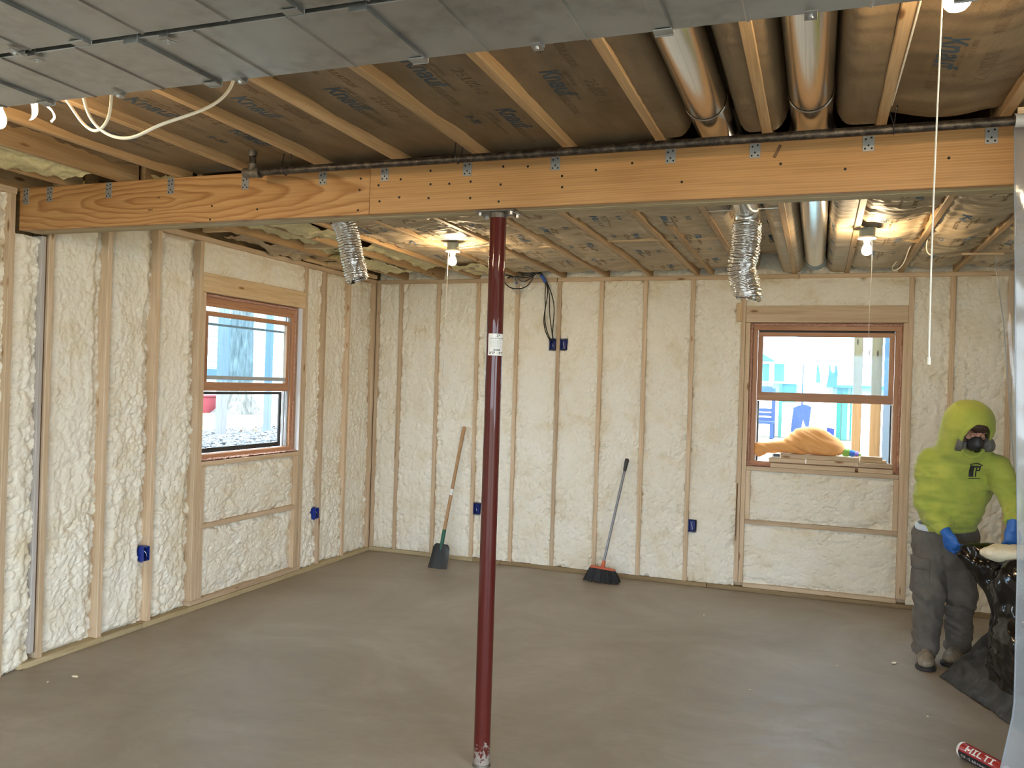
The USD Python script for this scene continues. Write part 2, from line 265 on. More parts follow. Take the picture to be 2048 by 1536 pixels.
def bagmat(name, c0, c1, rough, bs):
    mat(name, {'g': ('geometry', {}), 'n': ('noise_texture', {'scale': 14., 'detail': 4}), 'r': ('rgb_ramp', {'ramp': [(.35, c0), (.68, c1)]}), 'n2': ('noise_texture', {'type': 'ridged_multifractal', 'scale': 7., 'detail': 2.5, 'distortion': 1.2}), 'b': ('bump', {'strength': bs, 'distance': .012}), 'p': ('principled_bsdf', {'roughness': rough, 'specular_ior_level': .5})},
        [('g.position', 'n.vector'), ('n.fac', 'r.fac'), ('r.color', 'p.base_color'), ('g.position', 'n2.vector'), ('n2.fac', 'b.height'), ('b.normal', 'p.normal')])
bagmat('bag_black', (.0025, .0025, .003), (.005, .005, .006), .13, .45); bagmat('bag_dusty', (.006, .007, .009), (.042, .043, .045), .40, .5)
noisy('hivis', (.33, .40, .06), (.46, .49, .085), 7, 4, .85, bump=.25, bscale=300, sheen_weight=.15)
noisy('trouser', (.105, .090, .075), (.165, .145, .125), 10, 5, .9, bump=.3, bscale=350)
noisy('boot_tan', (.17, .13, .09), (.34, .29, .22), 25, 5, .75, bump=.3)
plain('boot_sole', (.03, .028, .026), .7); plain('glove_blue', (.018, .12, .44), .42); plain('skin', (.48, .25, .175), .5, subsurface_weight=.08)
plain('hair_brown', (.05, .022, .012), .7); plain('eye_white', (.7, .68, .65), .3); plain('lips', (.38, .14, .11), .5)
plain('mask_grey', (.025, .026, .030), .45); noisy('filter_grey', (.10, .095, .085), (.17, .16, .145), 40, 3, .6); plain('white_cloth', (.66, .72, .78), .85)
noisy('orange_cloth', (.80, .37, .12), (.86, .45, .17), 6, 3, .85, bump=.2, bscale=200)
plain('green_cloth', (.25, .50, .12), .8); plain('blue_cloth', (.05, .18, .65), .8); plain('violet_cloth', (.22, .16, .55), .8)
plain('wool_green', (.01, .10, .06), .5); plain('shovel_black', (.018, .019, .021), .42); noisy('handle_wood', (.36, .20, .09), (.46, .28, .14), 14, 4, .5, stretch=(4, 4, .6))
plain('broom_grey', (.24, .24, .26), .4, .3); plain('broom_orange', (.52, .10, .035), .45); plain('bristle', (.014, .014, .017), .7)
plain('can_red', (.36, .012, .015), .30, 0., coat_weight=.4); plain('can_white', (.80, .79, .77), .35); plain('can_dark', (.02, .02, .025), .4)
noisy('foam_scrap', (.80, .70, .48), (.90, .84, .68), 40, 3, .8, bump=.4)
# outdoors
noisy('ground_soil', (.22, .20, .14), (.36, .34, .25), 3, 5, .95)
noisy('lawn', (.14, .17, .06), (.36, .35, .17), 6, 6, .95)
noisy('pebble', (.06, .07, .085), (.20, .215, .235), 11, 2, .8); plain('leaf_orange', (.62, .26, .06), .8)
noisy('bark', (.07, .075, .075), (.24, .24, .23), 18, 5, .95, stretch=(1, 1, .2), bump=1., bscale=30, bdist=.03)
plain('siding_white', (.70, .72, .74), .6); wood('post_wood_z', (.34, .20, .09), (.27, .15, .065), 'z'); plain('trim_slate', (.10, .135, .17), .6); noisy('post_grey', (.15, .16, .18), (.21, .215, .23), 8, 4, .7, stretch=(6, 6, .5))
plain('paint_red', (.34, .06, .08), .6); plain('teal', (.07, .24, .20), .6); plain('teal_deep', (.02, .17, .14), .6); plain('post_slate', (.13, .17, .22), .6)
plain('denim', (.035, .065, .17), .8); plain('tank_teal', (.04, .12, .17), .8); plain('tarp_blue', (.015, .03, .38), .6); plain('leafage', (.16, .26, .08), .8)
# ================= the room
XR, YN = 7.4, -10.6              # right wall and near wall (behind the camera)
floor = thing('floor', kind='structure')
part(floor, 'slab', box(-.14, XR + .14, YN - .14, .14, -.12, 0, .001), 'concrete')
# --- sprayed foam between the studs
def foam_panel(parent, O, U, N, w, z0, z1, seed, mid=.02, edge=.045, res=.009, wide=False, rough=1.0, holes=()):
    O, U, N = (np.array(k, float) for k in (O, U, N)); nu, nv = max(6, int(w / res)), max(6, int((z1 - z0) / res))
    def fn(u, v):
        a, z = u * w, z0 + v * (z1 - z0); s = np.minimum(a, w - a); t = np.minimum(z - z0, z1 - z)
        Q = np.stack([a, z, np.full_like(a, seed * 1.37)], -1)
        big = fbm(Q * (3.2 if not wide else 2.6), 3, seed) - .5
        wob = .05 * (noise(Q * np.array([0, 7, 1]), seed + 5)) + .02 * noise(Q * np.array([0, 26, 1]), seed + 6)
        if wide:
            k = np.clip(np.minimum(s, t) / .07, 0, 1)
        else:
            k = np.clip((s - wob * .7) / .055, 0, 1) * np.clip(.35 + t / .05, 0, 1)
        cove = k * k * (3 - 2 * k)
        rec = edge + (mid - edge) * cove - big * .034
        lum = np.clip((noise(Q * np.array([2.2, 1.5, 1]), seed + 9) - .26) * 2.2, .45, 1) * (.80 + .4 * np.clip(1.6 - z, 0, 1)) + (0 if wide else .45) * np.exp(-(s / .085)**2)
        st = (1, 1.35) if not wide else (1.9, 1)
        wv = .012 * (fbm(Q * 14, 2, seed + 12) - .5)
        p = .50 * popcorn(a + wv, z - wv, .050, seed * 3 + 1, *st) + .40 * popcorn(a - wv, z + wv, .026, seed * 3 + 2, *st) + .27 * popcorn(a, z, .0150, seed * 3 + 3)
        if wide: p = p * 1.05 + .45 * (ridged(Q * np.array([2.6, 8, 1]) + big[..., None] * 2, 3, seed) - .5); lum = np.clip(lum * 1.15, .5, 1.1)
        rec = rec - rough * .066 * lum * (p - .44)
        if not wide:   # drips run down the bay
            rec = rec - rough * .012 * (ridged(Q * np.array([11, 1.6, 1]), 2, seed + 3) - .6)
        rec = .006 + np.logaddexp(0, (rec - .006) / .008) * .008; rec = np.minimum(rec, .125)
        for ha, hz, hw, hh in holes: rec = np.where((np.abs(a - ha) < hw / 2 + .004) & (np.abs(z - hz) < hh / 2 + .004), .098, rec)
        return O + a[..., None] * U + z[..., None] * np.array([0, 0, 1.0]) - rec[..., None] * N
    g = grid(fn, nu, nv); up = np.cross(U, [0, 0, 1.0])
    if up @ N < 0: g = flip(g)
    part(parent, 'foam_panel', g, 'foam', True)
PB = .076      # top of the two bottom plates
TP = H - .038  # underside of the top plate
# ---- back wall
wb = thing('wall_back', kind='structure')
W2 = (3.71, 4.93, 1.097, 2.352)
part(wb, 'sheathing', [box(-.14, W2[0], .127, .14, 0, H + .24), box(W2[1], XR + .14, .127, .14, 0, H + .24), box(W2[0], W2[1], .127, .14, 0, W2[2] - .03), box(W2[0], W2[1], .127, .14, W2[3] + .01, H + .24)], 'treated_x')
for x0, x1 in ((0, 1.152), (1.154, 1.445), (1.447, 3.4), (3.403, XR)): part(wb, 'bottom_plate', box(x0, x1, -.002, .138, 0, .037, .003), 'treated_x' if x0 > 1.15 else 'treated_light_x')
for x0, x1 in ((0, 3.71), (3.71, 4.935), (4.938, XR)): part(wb, 'sole_plate', box(x0, x1, .0 if 3 < x0 < 4 else .05, .138, .0385, PB, .003), 'spruce_x')
for x0, x1 in ((0, 1.93), (1.935, 4.1), (4.103, XR)): part(wb, 'top_plate', box(x0, x1, 0, .138, TP, H, .003), 'spruce_x')
bst = [.019, .281, .70, 1.127, 1.536, 1.958, 2.368, 2.78, 3.208]
for i, x in enumerate(bst): part(wb, 'stud', box(x - .019, x + .019, 0, .138, .0375, TP, .003), 'spruce_z')
for x in (3.651, 4.985, 5.29, 5.70, 6.11, 6.51, 6.92, XR - .02): part(wb, 'stud', box(x - .019, x + .019, 0, .138, PB, TP, .003), 'spruce_z')
for x in (3.691, 4.949): part(wb, 'trimmer_stud', box(x - .019, x + .019, .002, .138, PB, W2[3], .003), 'spruce_z')
part(wb, 'window_header', box(3.672, 4.965, .0, .138, 2.354, 2.497, .003), 'spruce_x')
part(wb, 'window_sill_plate', box(3.711, 4.929, -.002, .126, 1.060, 1.097, .003), 'spruce_x')
part(wb, 'fire_block', box(3.711, 4.929, .0, .138, .592, .630, .003), 'spruce_x')
for x in (3.73, 4.91): part(wb, 'cripple_stud', box(x - .019, x + .019, .001, .138, .631, 1.059, .003), 'spruce_z')
part(wb, 'scrap_block', box(3.59, 3.64, -.004, .06, 2.36, 2.52, .003), 'blond_z')
part(wb, 'bark_edge', grid(lambda u, v: np.stack([3.634 + .012 * u + .004 * noise(np.stack([v * 9, v * 0, v * 0], -1)), -.0015 + 0 * u, .48 + .46 * v], -1), 3, 20), 'bark_edge')
edges = [(a + .019, b - .019) for a, b in zip(bst[:-1], bst[1:])] + [(3.227, 3.632), (5.004, 5.271), (5.309, 5.681), (5.719, 6.091), (6.129, 6.491), (6.529, 6.901), (6.939, XR - .04)]
for i, (a, b) in enumerate(edges):
    hl = [(x - a, z, w, h) for x, z, w, h in ((1.906, 2.138, .058, .10), (2.012, 2.138, .056, .09), (1.176, .517, .056, .096), (3.258, .532, .056, .096)) if a < x < b]
    foam_panel(wb, (a, 0, 0), (1, 0, 0), (0, -1, 0), b - a, .0385, TP, 11 + i, .030, .044, .0085 if b < 5.7 else .02, holes=hl)
foam_panel(wb, (3.67, 0, 0), (1, 0, 0), (0, -1, 0), 4.966 - 3.67, 2.498, TP, 41, .022, .04, .009, True, .9)
foam_panel(wb, (3.749, 0, 0), (1, 0, 0), (0, -1, 0), 4.891 - 3.749, .631, 1.059, 42, .035, .055, .008, True, 1.3)
foam_panel(wb, (3.711, 0, 0), (1, 0, 0), (0, -1, 0), 4.929 - 3.711, PB + .001, .591, 43, .03, .05, .008, True, 1.3)
# ---- left wall
wl = thing('wall_left', kind='structure')
W1 = (-2.546, -1.293, 1.097, 2.360)
part(wl, 'sheathing', [box(-.14, -.127, YN - .14, W1[0], 0, H + .24), box(-.14, -.127, W1[1], .126, 0, H + .24), box(-.14, -.127, W1[0], W1[1], 0, W1[2] - .03), box(-.14, -.127, W1[0], W1[1], W1[3] + .01, H + .24)], 'treated_y')
for y0, y1 in ((-4.0, -3.402), (-3.40, -3.062), (-3.06, 0)): part(wl, 'bottom_plate', box(-.138, .003, y0, y1, 0, .037, .003), 'treated_light_y' if y0 < -3.05 else 'spruce_y')
part(wl, 'sole_plate', box(-.138, -.10, -4.0, -2.61, .0385, PB, .003), 'spruce_y'); part(wl, 'sole_plate', box(-.138, -.004, -2.605, -1.217, .0385, PB, .003), 'spruce_y'); part(wl, 'sole_plate', box(-.138, -.09, -1.216, 0, .0385, PB, .003), 'spruce_y')
part(wl, 'top_plate', box(-.138, 0, -3.93, 0, TP, H, .003), 'spruce_y'); part(wl, 'top_plate', box(-.138, 0, YN, -4.11, TP, H, .003), 'spruce_y')
for y in (-.022, -.512, -.935, -1.236, -2.586, -3.010, -3.435, -3.872, -4.135, -4.54, -4.95, -5.35, -5.76, -6.17, -6.57, -6.98, -7.39, -7.79, -8.2, -8.6, -9.0, -9.4, -9.8, -10.2):
    part(wl, 'stud', box(-.138, 0, y - .019, y + .019, (PB if -2.7 < y < -1.2 else .0375) if y > -4 else .0, TP, .003), 'spruce_z')
part(wl, 'stud', box(-.138, -.010, -3.932, -3.903, PB, 2.53, .003), 'grey_stud')
part(wl, 'stud', box(-.138, -.016, -3.902, -3.892, PB, TP, .002), 'bark_edge')
for y in (-2.546, -1.274): part(wl, 'trimmer_stud', box(-.138, -.002, y - .0185, y + .0185, PB, W1[3], .003), 'spruce_z')
part(wl, 'window_header', box(-.138, 0, -2.566, -1.256, 2.361, 2.504, .003), 'blond_y')
part(wl, 'window_sill_plate', box(-.126, .002, -2.526, -1.294, 1.060, 1.097, .003), 'spruce_y')
part(wl, 'fire_block', box(-.138, 0, -2.526, -1.294, .592, .630, .003), 'spruce_y')
for y in (-2.507, -1.313): part(wl, 'cripple_stud', box(-.138, -.001, y - .019, y + .019, PB, 1.059, .003), 'spruce_z')
ys = [-3.872, -3.435, -3.010, -2.586]
led = [(-3.853, -3.454), (-3.416, -3.029), (-2.991, -2.605), (-1.217, -.954), (-.916, -.531), (-.493, -.041)]
for i, (a, b) in enumerate(led): foam_panel(wl, (0, a, 0), (0, 1, 0), (1, 0, 0), b - a, .0385, TP, 61 + i, 0.046, .086 if a < -2 else .065, .0075, holes=[(y - a, z, .056, .096) for y, z in ((-3.062, .512), (-.985, .511)) if a < y < b])
foam_panel(wl, (0, -2.566, 0), (0, 1, 0), (1, 0, 0), 1.31, 2.505, TP, 71, .03, .045, .009, True, .9)
foam_panel(wl, (0, -2.488, 0), (0, 1, 0), (1, 0, 0), 1.156, .631, 1.059, 72, .045, .065, .008, True, 1.2)
foam_panel(wl, (0, -2.488, 0), (0, 1, 0), (1, 0, 0), 1.156, PB + .001, .591, 73, .045, .065, .008, True, 1.2)
nl = [(-4.116, -4.521, .009), (-4.559, -4.931, .012), (-4.969, -5.331, .02)]
foam_panel(wl, (0, -4.116, 0), (0, 1, 0), (1, 0, 0), .183, .004, 2.52, 74, .035, .06, .008, rough=1.3)
foam_panel(wl, (0, -4.521, 0), (0, 1, 0), (1, 0, 0), .367, .004, TP, 75, .035, .06, .008)
foam_panel(wl, (0, -4.931, 0), (0, 1, 0), (1, 0, 0), .372, .004, TP, 76, .035, .06, .012)
foam_panel(wl, (0, -10.55, 0), (0, 1, 0), (1, 0, 0), 5.58, .004, TP, 77, .02, .04, .05)
# ---- right and near walls (out of the frame): foam-coloured, a wide doorway to the yard behind the camera
wr = thing('wall_right', kind='structure'); part(wr, 'panel', [box(XR, XR + .14, -6.0, .14, 0, H + .24), box(XR, XR + .14, YN - .14, -9.6, 0, H + .24), box(XR, XR + .14, -9.6, -6.0, 2.45, H + .24)], 'foam')
wn = thing('wall_near', kind='structure')
DX0, DX1, DZ = 1.6, 7.1, 2.55
part(wn, 'panel', [box(-.14, DX0, YN - .14, YN, 0, H + .24), box(DX1, XR + .14, YN - .14, YN, 0, H + .24), box(DX0, DX1, YN - .14, YN, DZ, H + .24)], 'foam')
# ================= ceiling: joists, subfloor, paper-faced batts
ce = thing('ceiling', kind='structure')
part(ce, 'subfloor', box(-.14, XR + .14, YN - .14, .14, H + .236, H + .256), 'treated_x')
JX = [.33, .73, 1.12, 1.56, 2.00, 2.415, 2.82, 3.24, 3.642, 4.066, 4.482, 4.897, 5.30, 5.71, 6.13, 6.55, 6.97]
for x in JX:
    part(ce, 'joist', box(x - .019, x + .019, YN, -3.99 + .03 * math.sin(x * 9), H, H + .235, .003), 'joist_wood_y')
    part(ce, 'joist', box(x - .019, x + .019, -3.94, .09, H, H + .235, .003), 'joist_wood_y')
part(ce, 'joist', bar((3.372, -.02, H + .02), (3.378, -2.3, H + .02), .04, .04, bev=.003), 'joist_wood_y')
part(ce, 'rim_board', box(-.0, XR, .092, .126, H, H + .235), 'joist_wood_x'); part(ce, 'rim_board', box(-.126, -.092, YN, .126, H, H + .235), 'joist_wood_y')
PIPE_BAY = (8, 9)
txt = {}
def text(s, h, bold=False):
    if (s, h, bold) not in txt: txt[(s, h, bold)] = meshkit.text_mesh(s, h, .0004, bold)
    return txt[(s, h, bold)]
def batt(i, far, y0, y1, res, seed):
    x0, x1 = JX[i] + .0195, JX[i + 1] - .0195; w = x1 - x0; xm = (x0 + x1) / 2
    def zf(x, y):
        s = np.minimum(x - x0, x1 - x); Q = np.stack([x, y, np.full_like(x, seed * 1.9)], -1); t = (y - y0) / (y1 - y0)
        if far:
            amp = .016 + .040 * np.clip(noise(Q * np.array([.7, .9, 1]), seed + 2) * 1.5 - .35, 0, 1)
            z = .040 + .050 * (fbm(Q * np.array([1.6, 1.8, 1]), 3, seed) - .5) - (.045 if i > 9 else .018) * np.sin(np.pi * (x - x0) / w)
            wp = .8 * (fbm(Q * np.array([4, 2.5, 1]), 3, seed + 8)[..., None] - .5)
            fold = ridged(Q * np.array([1.3, 10., 1]) + wp, 3, seed + 1); fold2 = ridged(Q * np.array([3., 22., 1]) + wp * 2, 2, seed + 3)
            amp = amp * (1 + .9 * np.clip((-2.3 - y) * 1.5, 0, 1)); z = z - amp * 1.25 * (fold - .6) - amp * .40 * (fold2 - .6) - .012 * np.exp(-((s - .03) / .02)**2)
            z = z + .05 * np.clip((-.28 - y) * -6, 0, 1)        # pulled up where it meets the outside wall
            z = np.maximum(z, -.060 if i > 9 else -.012)
        else:
            z = .052 + .024 * (fbm(Q * np.array([2.2, 1.3, 1]), 3, seed) - .5) - .010 * (ridged(Q * np.array([1.7, 5, 1]), 3, seed + 1) - .5)
            z = z - .022 * np.exp(-(s / .035)**2) * noise(Q * np.array([1, 3, 1]), seed + 4)
            if i >= 10: z = z - (.055 if i == 10 else .03) * np.sin(np.pi * np.clip((x - x0) / w, 0, 1)) * np.clip(1.2 - t * .5, 0, 1) - .012 * (ridged(Q * np.array([1.2, 8, 1]), 3, seed + 7) - .5)
        if i in PIPE_BAY:
            c = 3.862 if i == 8 else 4.232; q = np.abs(x - c)
            roll = np.clip((q - .074) / .07, 0, 1)
            z = .17 - .165 * np.sqrt(np.clip(1 - (1 - roll)**2, 0, 1)) - .010 * (ridged(Q * np.array([3, 11, 1]), 3, seed + 1) - .5) + .012 * fbm(Q * 4, 3, seed)
            z = np.where(q > .10, np.maximum(z, .002), z)
        return H + z
    nu, nv = max(8, int(w / res)), int((y1 - y0) / res)
    g = flip(grid(lambda u, v: np.stack([x0 + u * w, y0 + v * (y1 - y0), zf(x0 + u * w, y0 + v * (y1 - y0))], -1), nu, nv))
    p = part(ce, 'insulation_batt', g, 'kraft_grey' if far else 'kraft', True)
    rng = np.random.default_rng(seed + 100)
    def stamp(s, h, x, y, m, bold=False):
        """lettering that runs along +y, tops towards +x, laid on the paper's underside"""
        t = text(s, h, bold); v = np.asarray(t.vertices); X = np.clip(x + v[:, 1], x0 + .004, x1 - .004); Y = np.clip(y + v[:, 0], y0 + .01, y1 - .01)
        part(p, 'print', trimesh.Trimesh(np.stack([X, Y, zf(X, Y) - .0012 - .0004 * (v[:, 2] > .0002)], 1), np.asarray(t.faces), process=False), m, False)
    if i in PIPE_BAY and not far: return
    y = y0 + rng.uniform(.05, .4); k = 0
    dk = 'print_pale' if far else 'print_blue'
    while y < y1 - .45:
        a, b = (x0 + w * .60, x0 + w * .20) if k % 2 else (x0 + w * .26, x0 + w * .66)
        stamp('Knauf', .048 if far else .068, a, y, dk, True); stamp('INSULATION', .022 if far else .028, a - .005, y + (.16 if far else .22), 'print_dark')
        stamp('KRAFT FACED', .016, xm - .01, y + .02, 'print_dark'); stamp('APPLY VAPOR RETARDER THIS SIDE', .011, xm - .03, y + .05, 'print_dark')
        if far: stamp('R-30', .026, b, y + .06, dk, True)
        elif k % 2: stamp('R-30', .032, b, y + .06, dk, True)
        else: stamp('25102-2', .042, b - .02, y + .12, 'print_dark')
        y += rng.uniform(.44, .56) if not far else rng.uniform(.45, .75); k += 1
for i in range(3, len(JX) - 2):
    batt(i, False, -7.2 if i < 12 else -6.2, -4.13 if i in (8, 9, 10) else -3.97, .016, 200 + i)
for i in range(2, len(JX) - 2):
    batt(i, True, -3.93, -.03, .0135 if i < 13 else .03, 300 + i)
batt(2, False, -7.2, -3.97, .02, 202)
# loose yellow wool in the bays by the left wall, blocking, foam on the rim
def wool(x0, x1, y0, y1, z, seed, amp=.05, m='fiberglass'):
    def fn(u, v):
        x, y = x0 + u * (x1 - x0), y0 + v * (y1 - y0); Q = np.stack([x, y, np.full_like(x, seed * 2.1)], -1)
        return np.stack([x, y + .02 * (noise(Q * 9, seed + 1) - .5), z + 1.5 * amp * (fbm(Q * np.array([7, 5, 1]), 4, seed) - .5) * 2 + .03 * (ridged(Q * 16, 3, seed) - .5)], -1)
    part(ce, 'loose_wool', flip(grid(fn, max(6, int((x1 - x0) / .016)), max(8, int((y1 - y0) / .016)))), m, True)
wool(.02, .31, -4.9, -4.13, H + .06, 1, .05); wool(.35, .71, -5.1, -4.4, H + .10, 2, .05, 'kraft'); wool(.35, .71, -4.9, -4.13, H + .05, 12, .055); wool(.75, 1.10, -5.0, -4.13, H + .09, 13, .04, 'kraft')
wool(.02, .31, -3.9, -.05, H + .075, 3, .06); wool(.35, .71, -3.9, -1.9, H + .05, 4, .06); wool(.35, .71, -1.7, -.3, H + .045, 5, .05); wool(.75, 1.10, -3.9, -2.6, H + .05, 6, .055); wool(.75, 1.10, -1.8, -.4, H + .04, 7, .05)
wool(.02, .31, -10.5, -4.9, H + .09, 8, .04, 'kraft'); wool(.35, .71, -10.5, -5.1, H + .10, 9, .03, 'kraft'); wool(.75, 1.10, -10.5, -5.0, H + .08, 10, .03, 'kraft')
wool(.76, 1.09, -3.2, -2.2, H - .005, 21, .05); wool(.36, .70, -1.5, -.5, H - .0, 22, .045); wool(.03, .30, -2.4, -1.4, H + .01, 23, .05, 'kraft_grey'); wool(1.15, 1.5, -.9, -.15, H + .0, 24, .03); wool(.36, .70, -4.75, -4.25, H + .0, 25, .045)
for x0, x1, y in ((.349, .711, -1.8), (.019, .311, -1.2), (.749, 1.10, -2.2), (.349, .711, -3.2), (.019, .311, -2.6), (2.84, 3.22, -1.75), (3.26, 3.622, -1.75), (1.58, 1.98, -1.5), (4.50, 4.878, -1.6), (2.02, 2.396, -1.6), (4.917, 5.28, -1.55)):
    part(ce, 'blocking', box(x0, x1, y - .02, y + .02, H + .012, H + .05, .003) if x0 > 2 else box(x0, x1, y - .02, y + .02, H + .02, H + .23, .003), 'blond_x')
part(ce, 'blocking', bar((4.50, -1.75, H + .02), (4.876, -1.42, H + .02), .035, .035, bev=.003), 'blond_x'); part(ce, 'blocking', bar((4.92, -1.62, H + .02), (5.275, -1.28, H + .02), .03, .03, bev=.003), 'blond_x')
part(ce, 'blocking', box(.0, .31, -1.02, -.8, H, H + .04, .003), 'blond_x'); part(ce, 'blocking', box(.02, .06, -1.35, -.1, H + .001, H + .038, .003), 'blond_y')
for a, b in zip([.0] + JX[:-3], JX[:-2]):
    def fn(u, v, a=a + .02, b=b - .02):
        x, z = a + u * (b - a), H + .001 + v * .2; Q = np.stack([x, z, z * 0], -1)
        return np.stack([x, .075 - .05 * (1 - v) * (.4 + fbm(Q * 9, 3, 7)) - .02 * popcorn(x, z, .035, int(a * 100)), z], -1)
    part(ce, 'rim_foam', grid(fn, max(6, int((b - a) / .012)), 16), 'foam', True)
# ================= windows
def wool_strip(parent, a, b, up, d, seed):
    """crumpled pink wool stuffed in the gap round a window frame: a lumpy roll from a to b"""
    n = max(10, int(np.linalg.norm(np.array(b) - np.array(a)) / .012)); t = np.linspace(0, 1, n)[:, None]; rng = np.random.default_rng(seed)
    p = np.array(a) + t * (np.array(b) - np.array(a)); nz = noise(np.c_[t * 40, t * 0, t * 0 + seed], seed)
    r = d * (.7 + .5 * nz + .25 * rng.uniform(-1, 1, n)); p = p + (np.array(up) * (noise(np.c_[t * 25, t * 0 + 3, t * 0], seed + 1) - .5)[:, None]) * d * .7
    part(parent, 'insulation_wool', tube(p, r, 9), 'pink_wool', True)
def pane(x0, x1, y0, y1, z0, z1): return trimesh.creation.box(bounds=[[x0, y0, z0], [x1, y1, z1]])
# --- window 2, back wall: frame stands 5 cm behind the studs' faces; lower sash raised
w2 = thing('window_2', 'fir framed single hung window in the back wall, its lower sash raised', 'window', (4.32, .09, 1.13), kind='structure')
FX0, FX1, FZ0, FZ1 = 3.738, 4.912, 1.125, 2.325; fy0, fy1 = .045, .126
for b in (box(FX0, FX1, fy0, fy1, FZ1 - .038, FZ1), box(FX0, FX1, fy0, fy1, FZ0 - .02, FZ0 + .018)): part(w2, 'frame_rail', b, 'fir_x')
for b in (box(FX0, FX0 + .036, fy0, fy1, FZ0 + .018, FZ1 - .038), box(FX1 - .036, FX1, fy0, fy1, FZ0 + .018, FZ1 - .038)): part(w2, 'frame_jamb', b, 'fir_z')
for x in (FX0 + .036, FX1 - .048): part(w2, 'jamb_track', [box(x, x + .012, .070, .122, FZ0 + .018, 1.672), box(x + .001, x + .011, .066, .0695, FZ0 + .02, 1.67)], 'vinyl_white')
for x in (FX0 + .048, FX1 - .060): part(w2, 'weather_strip', box(x, x + .012, .080, .110, FZ0 + .02, 1.67), 'dark_grey')
sa = (3.778, 4.872, 1.674, 2.270); g2 = (3.818, 4.832, 1.748, 2.234)
part(w2, 'sash_rail', box(sa[0], sa[1], .055, .09, sa[2], g2[2]), 'fir_x'); part(w2, 'sash_rail', box(sa[0], sa[1], .055, .09, g2[3], sa[3]), 'fir_x')
part(w2, 'sash_stile', box(sa[0], g2[0], .056, .09, g2[2], g2[3]), 'fir_z'); part(w2, 'sash_stile', box(g2[1], sa[1], .056, .09, g2[2], g2[3]), 'fir_z')
part(w2, 'glass_pane', pane(g2[0], g2[1], .070, .074, g2[2], g2[3]), 'window_glass', False); part(w2, 'glass_pane', pane(g2[0], g2[1], .103, .107, 1.70, 2.28), 'window_glass', False)
part(w2, 'head_track', box(FX0 + .04, FX1 - .04, .095, .12, 2.255, 2.287), 'dark_grey')
for k, (a, b, u) in enumerate((((3.722, .05, 1.15), (3.722, .05, 2.33), (1, 0, 0)), ((4.919, .055, 1.15), (4.919, .055, 2.33), (1, 0, 0)), ((3.73, .05, 2.336), (4.91, .05, 2.336), (0, 0, 1)))): wool_strip(w2, a, b, u, .011, 5 + k)
part(w2, 'gap_filler', [box(3.711, FX0, .058, .126, 1.098, 2.353), box(FX1, 4.929, .058, .126, 1.098, 2.353), box(FX0, FX1, .058, .126, FZ1, 2.353), box(FX0, FX1, .05, .126, 1.0975, FZ0 - .02)], 'pink_wool')
part(w2, 'sill_wool', grid(lambda u, v: np.stack([3.712 + u * 1.216, .006 + v * .04, 1.099 + .012 * fbm(np.stack([u * 60, v * 3, u * 0], -1), 3, 4) + .012 * v], -1), 140, 8), 'pink_wool', True)
# --- window 1, left wall: same make; black half screen below, white tracks in the jamb
w1 = thing('window_1', 'fir framed window in the left wall with a black half screen below', 'window', (-.09, -1.92, 1.13), kind='structure')
fx0, fx1 = -.126, -.045; Y0, Y1, Z0, Z1 = -2.515, -1.345, 1.125, 2.330
part(w1, 'frame_rail', box(fx0, fx1, Y0, Y1, Z1 - .038, Z1), 'fir_y'); part(w1, 'frame_rail', box(fx0, fx1, Y0, Y1, Z0 - .02, Z0 + .018), 'fir_y')
part(w1, 'frame_jamb', box(fx0, fx1, Y0, Y0 + .036, Z0 + .018, Z1 - .038), 'fir_z'); part(w1, 'frame_jamb', box(fx0, fx1, Y1 - .036, Y1, Z0 + .018, Z1 - .038), 'fir_z')
part(w1, 'head_stop', box(-.075, -.05, Y0 + .036, Y1 - .036, 2.265, 2.292), 'fir_y')
for k in range(4): part(w1, 'jamb_track', box(-.122 + .017 * k, -.114 + .017 * k, -1.398 - .004 * (k % 2), -1.381, Z0 + .02, 2.29), 'vinyl_white' if k % 2 == 0 else 'vinyl_grey')
part(w1, 'jamb_track', box(-.122, -.06, -2.479, -2.470, Z0 + .02, 2.29), 'vinyl_white')
s1 = (-2.470, -1.400); gz = (1.752, 2.195)
part(w1, 'sash_rail', box(-.092, -.056, s1[0], s1[1], 1.625, 1.692), 'fir_y'); part(w1, 'sash_rail', box(-.092, -.056, s1[0], s1[1], gz[1], gz[1] + .034), 'fir_y')
part(w1, 'sash_rail', box(-.088, -.062, s1[0], s1[1] - .03, 1.712, 1.742), 'vinyl_grey')
part(w1, 'sash_stile', box(-.090, -.057, s1[0], s1[0] + .036, 1.692, gz[1]), 'fir_z'); part(w1, 'sash_stile', box(-.090, -.057, s1[1] - .036, s1[1], 1.692, gz[1]), 'fir_z')
part(w1, 'glass_pane', pane(-.078, -.074, s1[0] + .03, s1[1] - .03, 1.69, gz[1]), 'window_glass', False); part(w1, 'glass_pane', pane(-.110, -.106, s1[0], s1[1], 1.70, 2.28), 'window_glass', False)
part(w1, 'glazing_bar', box(-.112, -.103, s1[0], s1[1], 2.128, 2.146), 'vinyl_grey')
for b in (box(-.112, -.098, -2.468, -1.43, 1.150, 1.185), box(-.112, -.098, -2.468, -1.43, 1.598, 1.618), box(-.112, -.098, -1.462, -1.43, 1.185, 1.598), box(-.112, -.098, -2.468, -2.436, 1.185, 1.598)): part(w1, 'screen_frame', b, 'black_plastic')
for k, (a, b, u) in enumerate((((-.05, -1.332, 1.15), (-.05, -1.332, 2.34), (0, 1, 0)), ((-.05, -2.522, 1.15), (-.05, -2.522, 2.34), (0, 1, 0)), ((-.05, -2.5, 2.345), (-.05, -1.33, 2.345), (0, 0, 1)))): wool_strip(w1, a, b, u, .011, 15 + k)
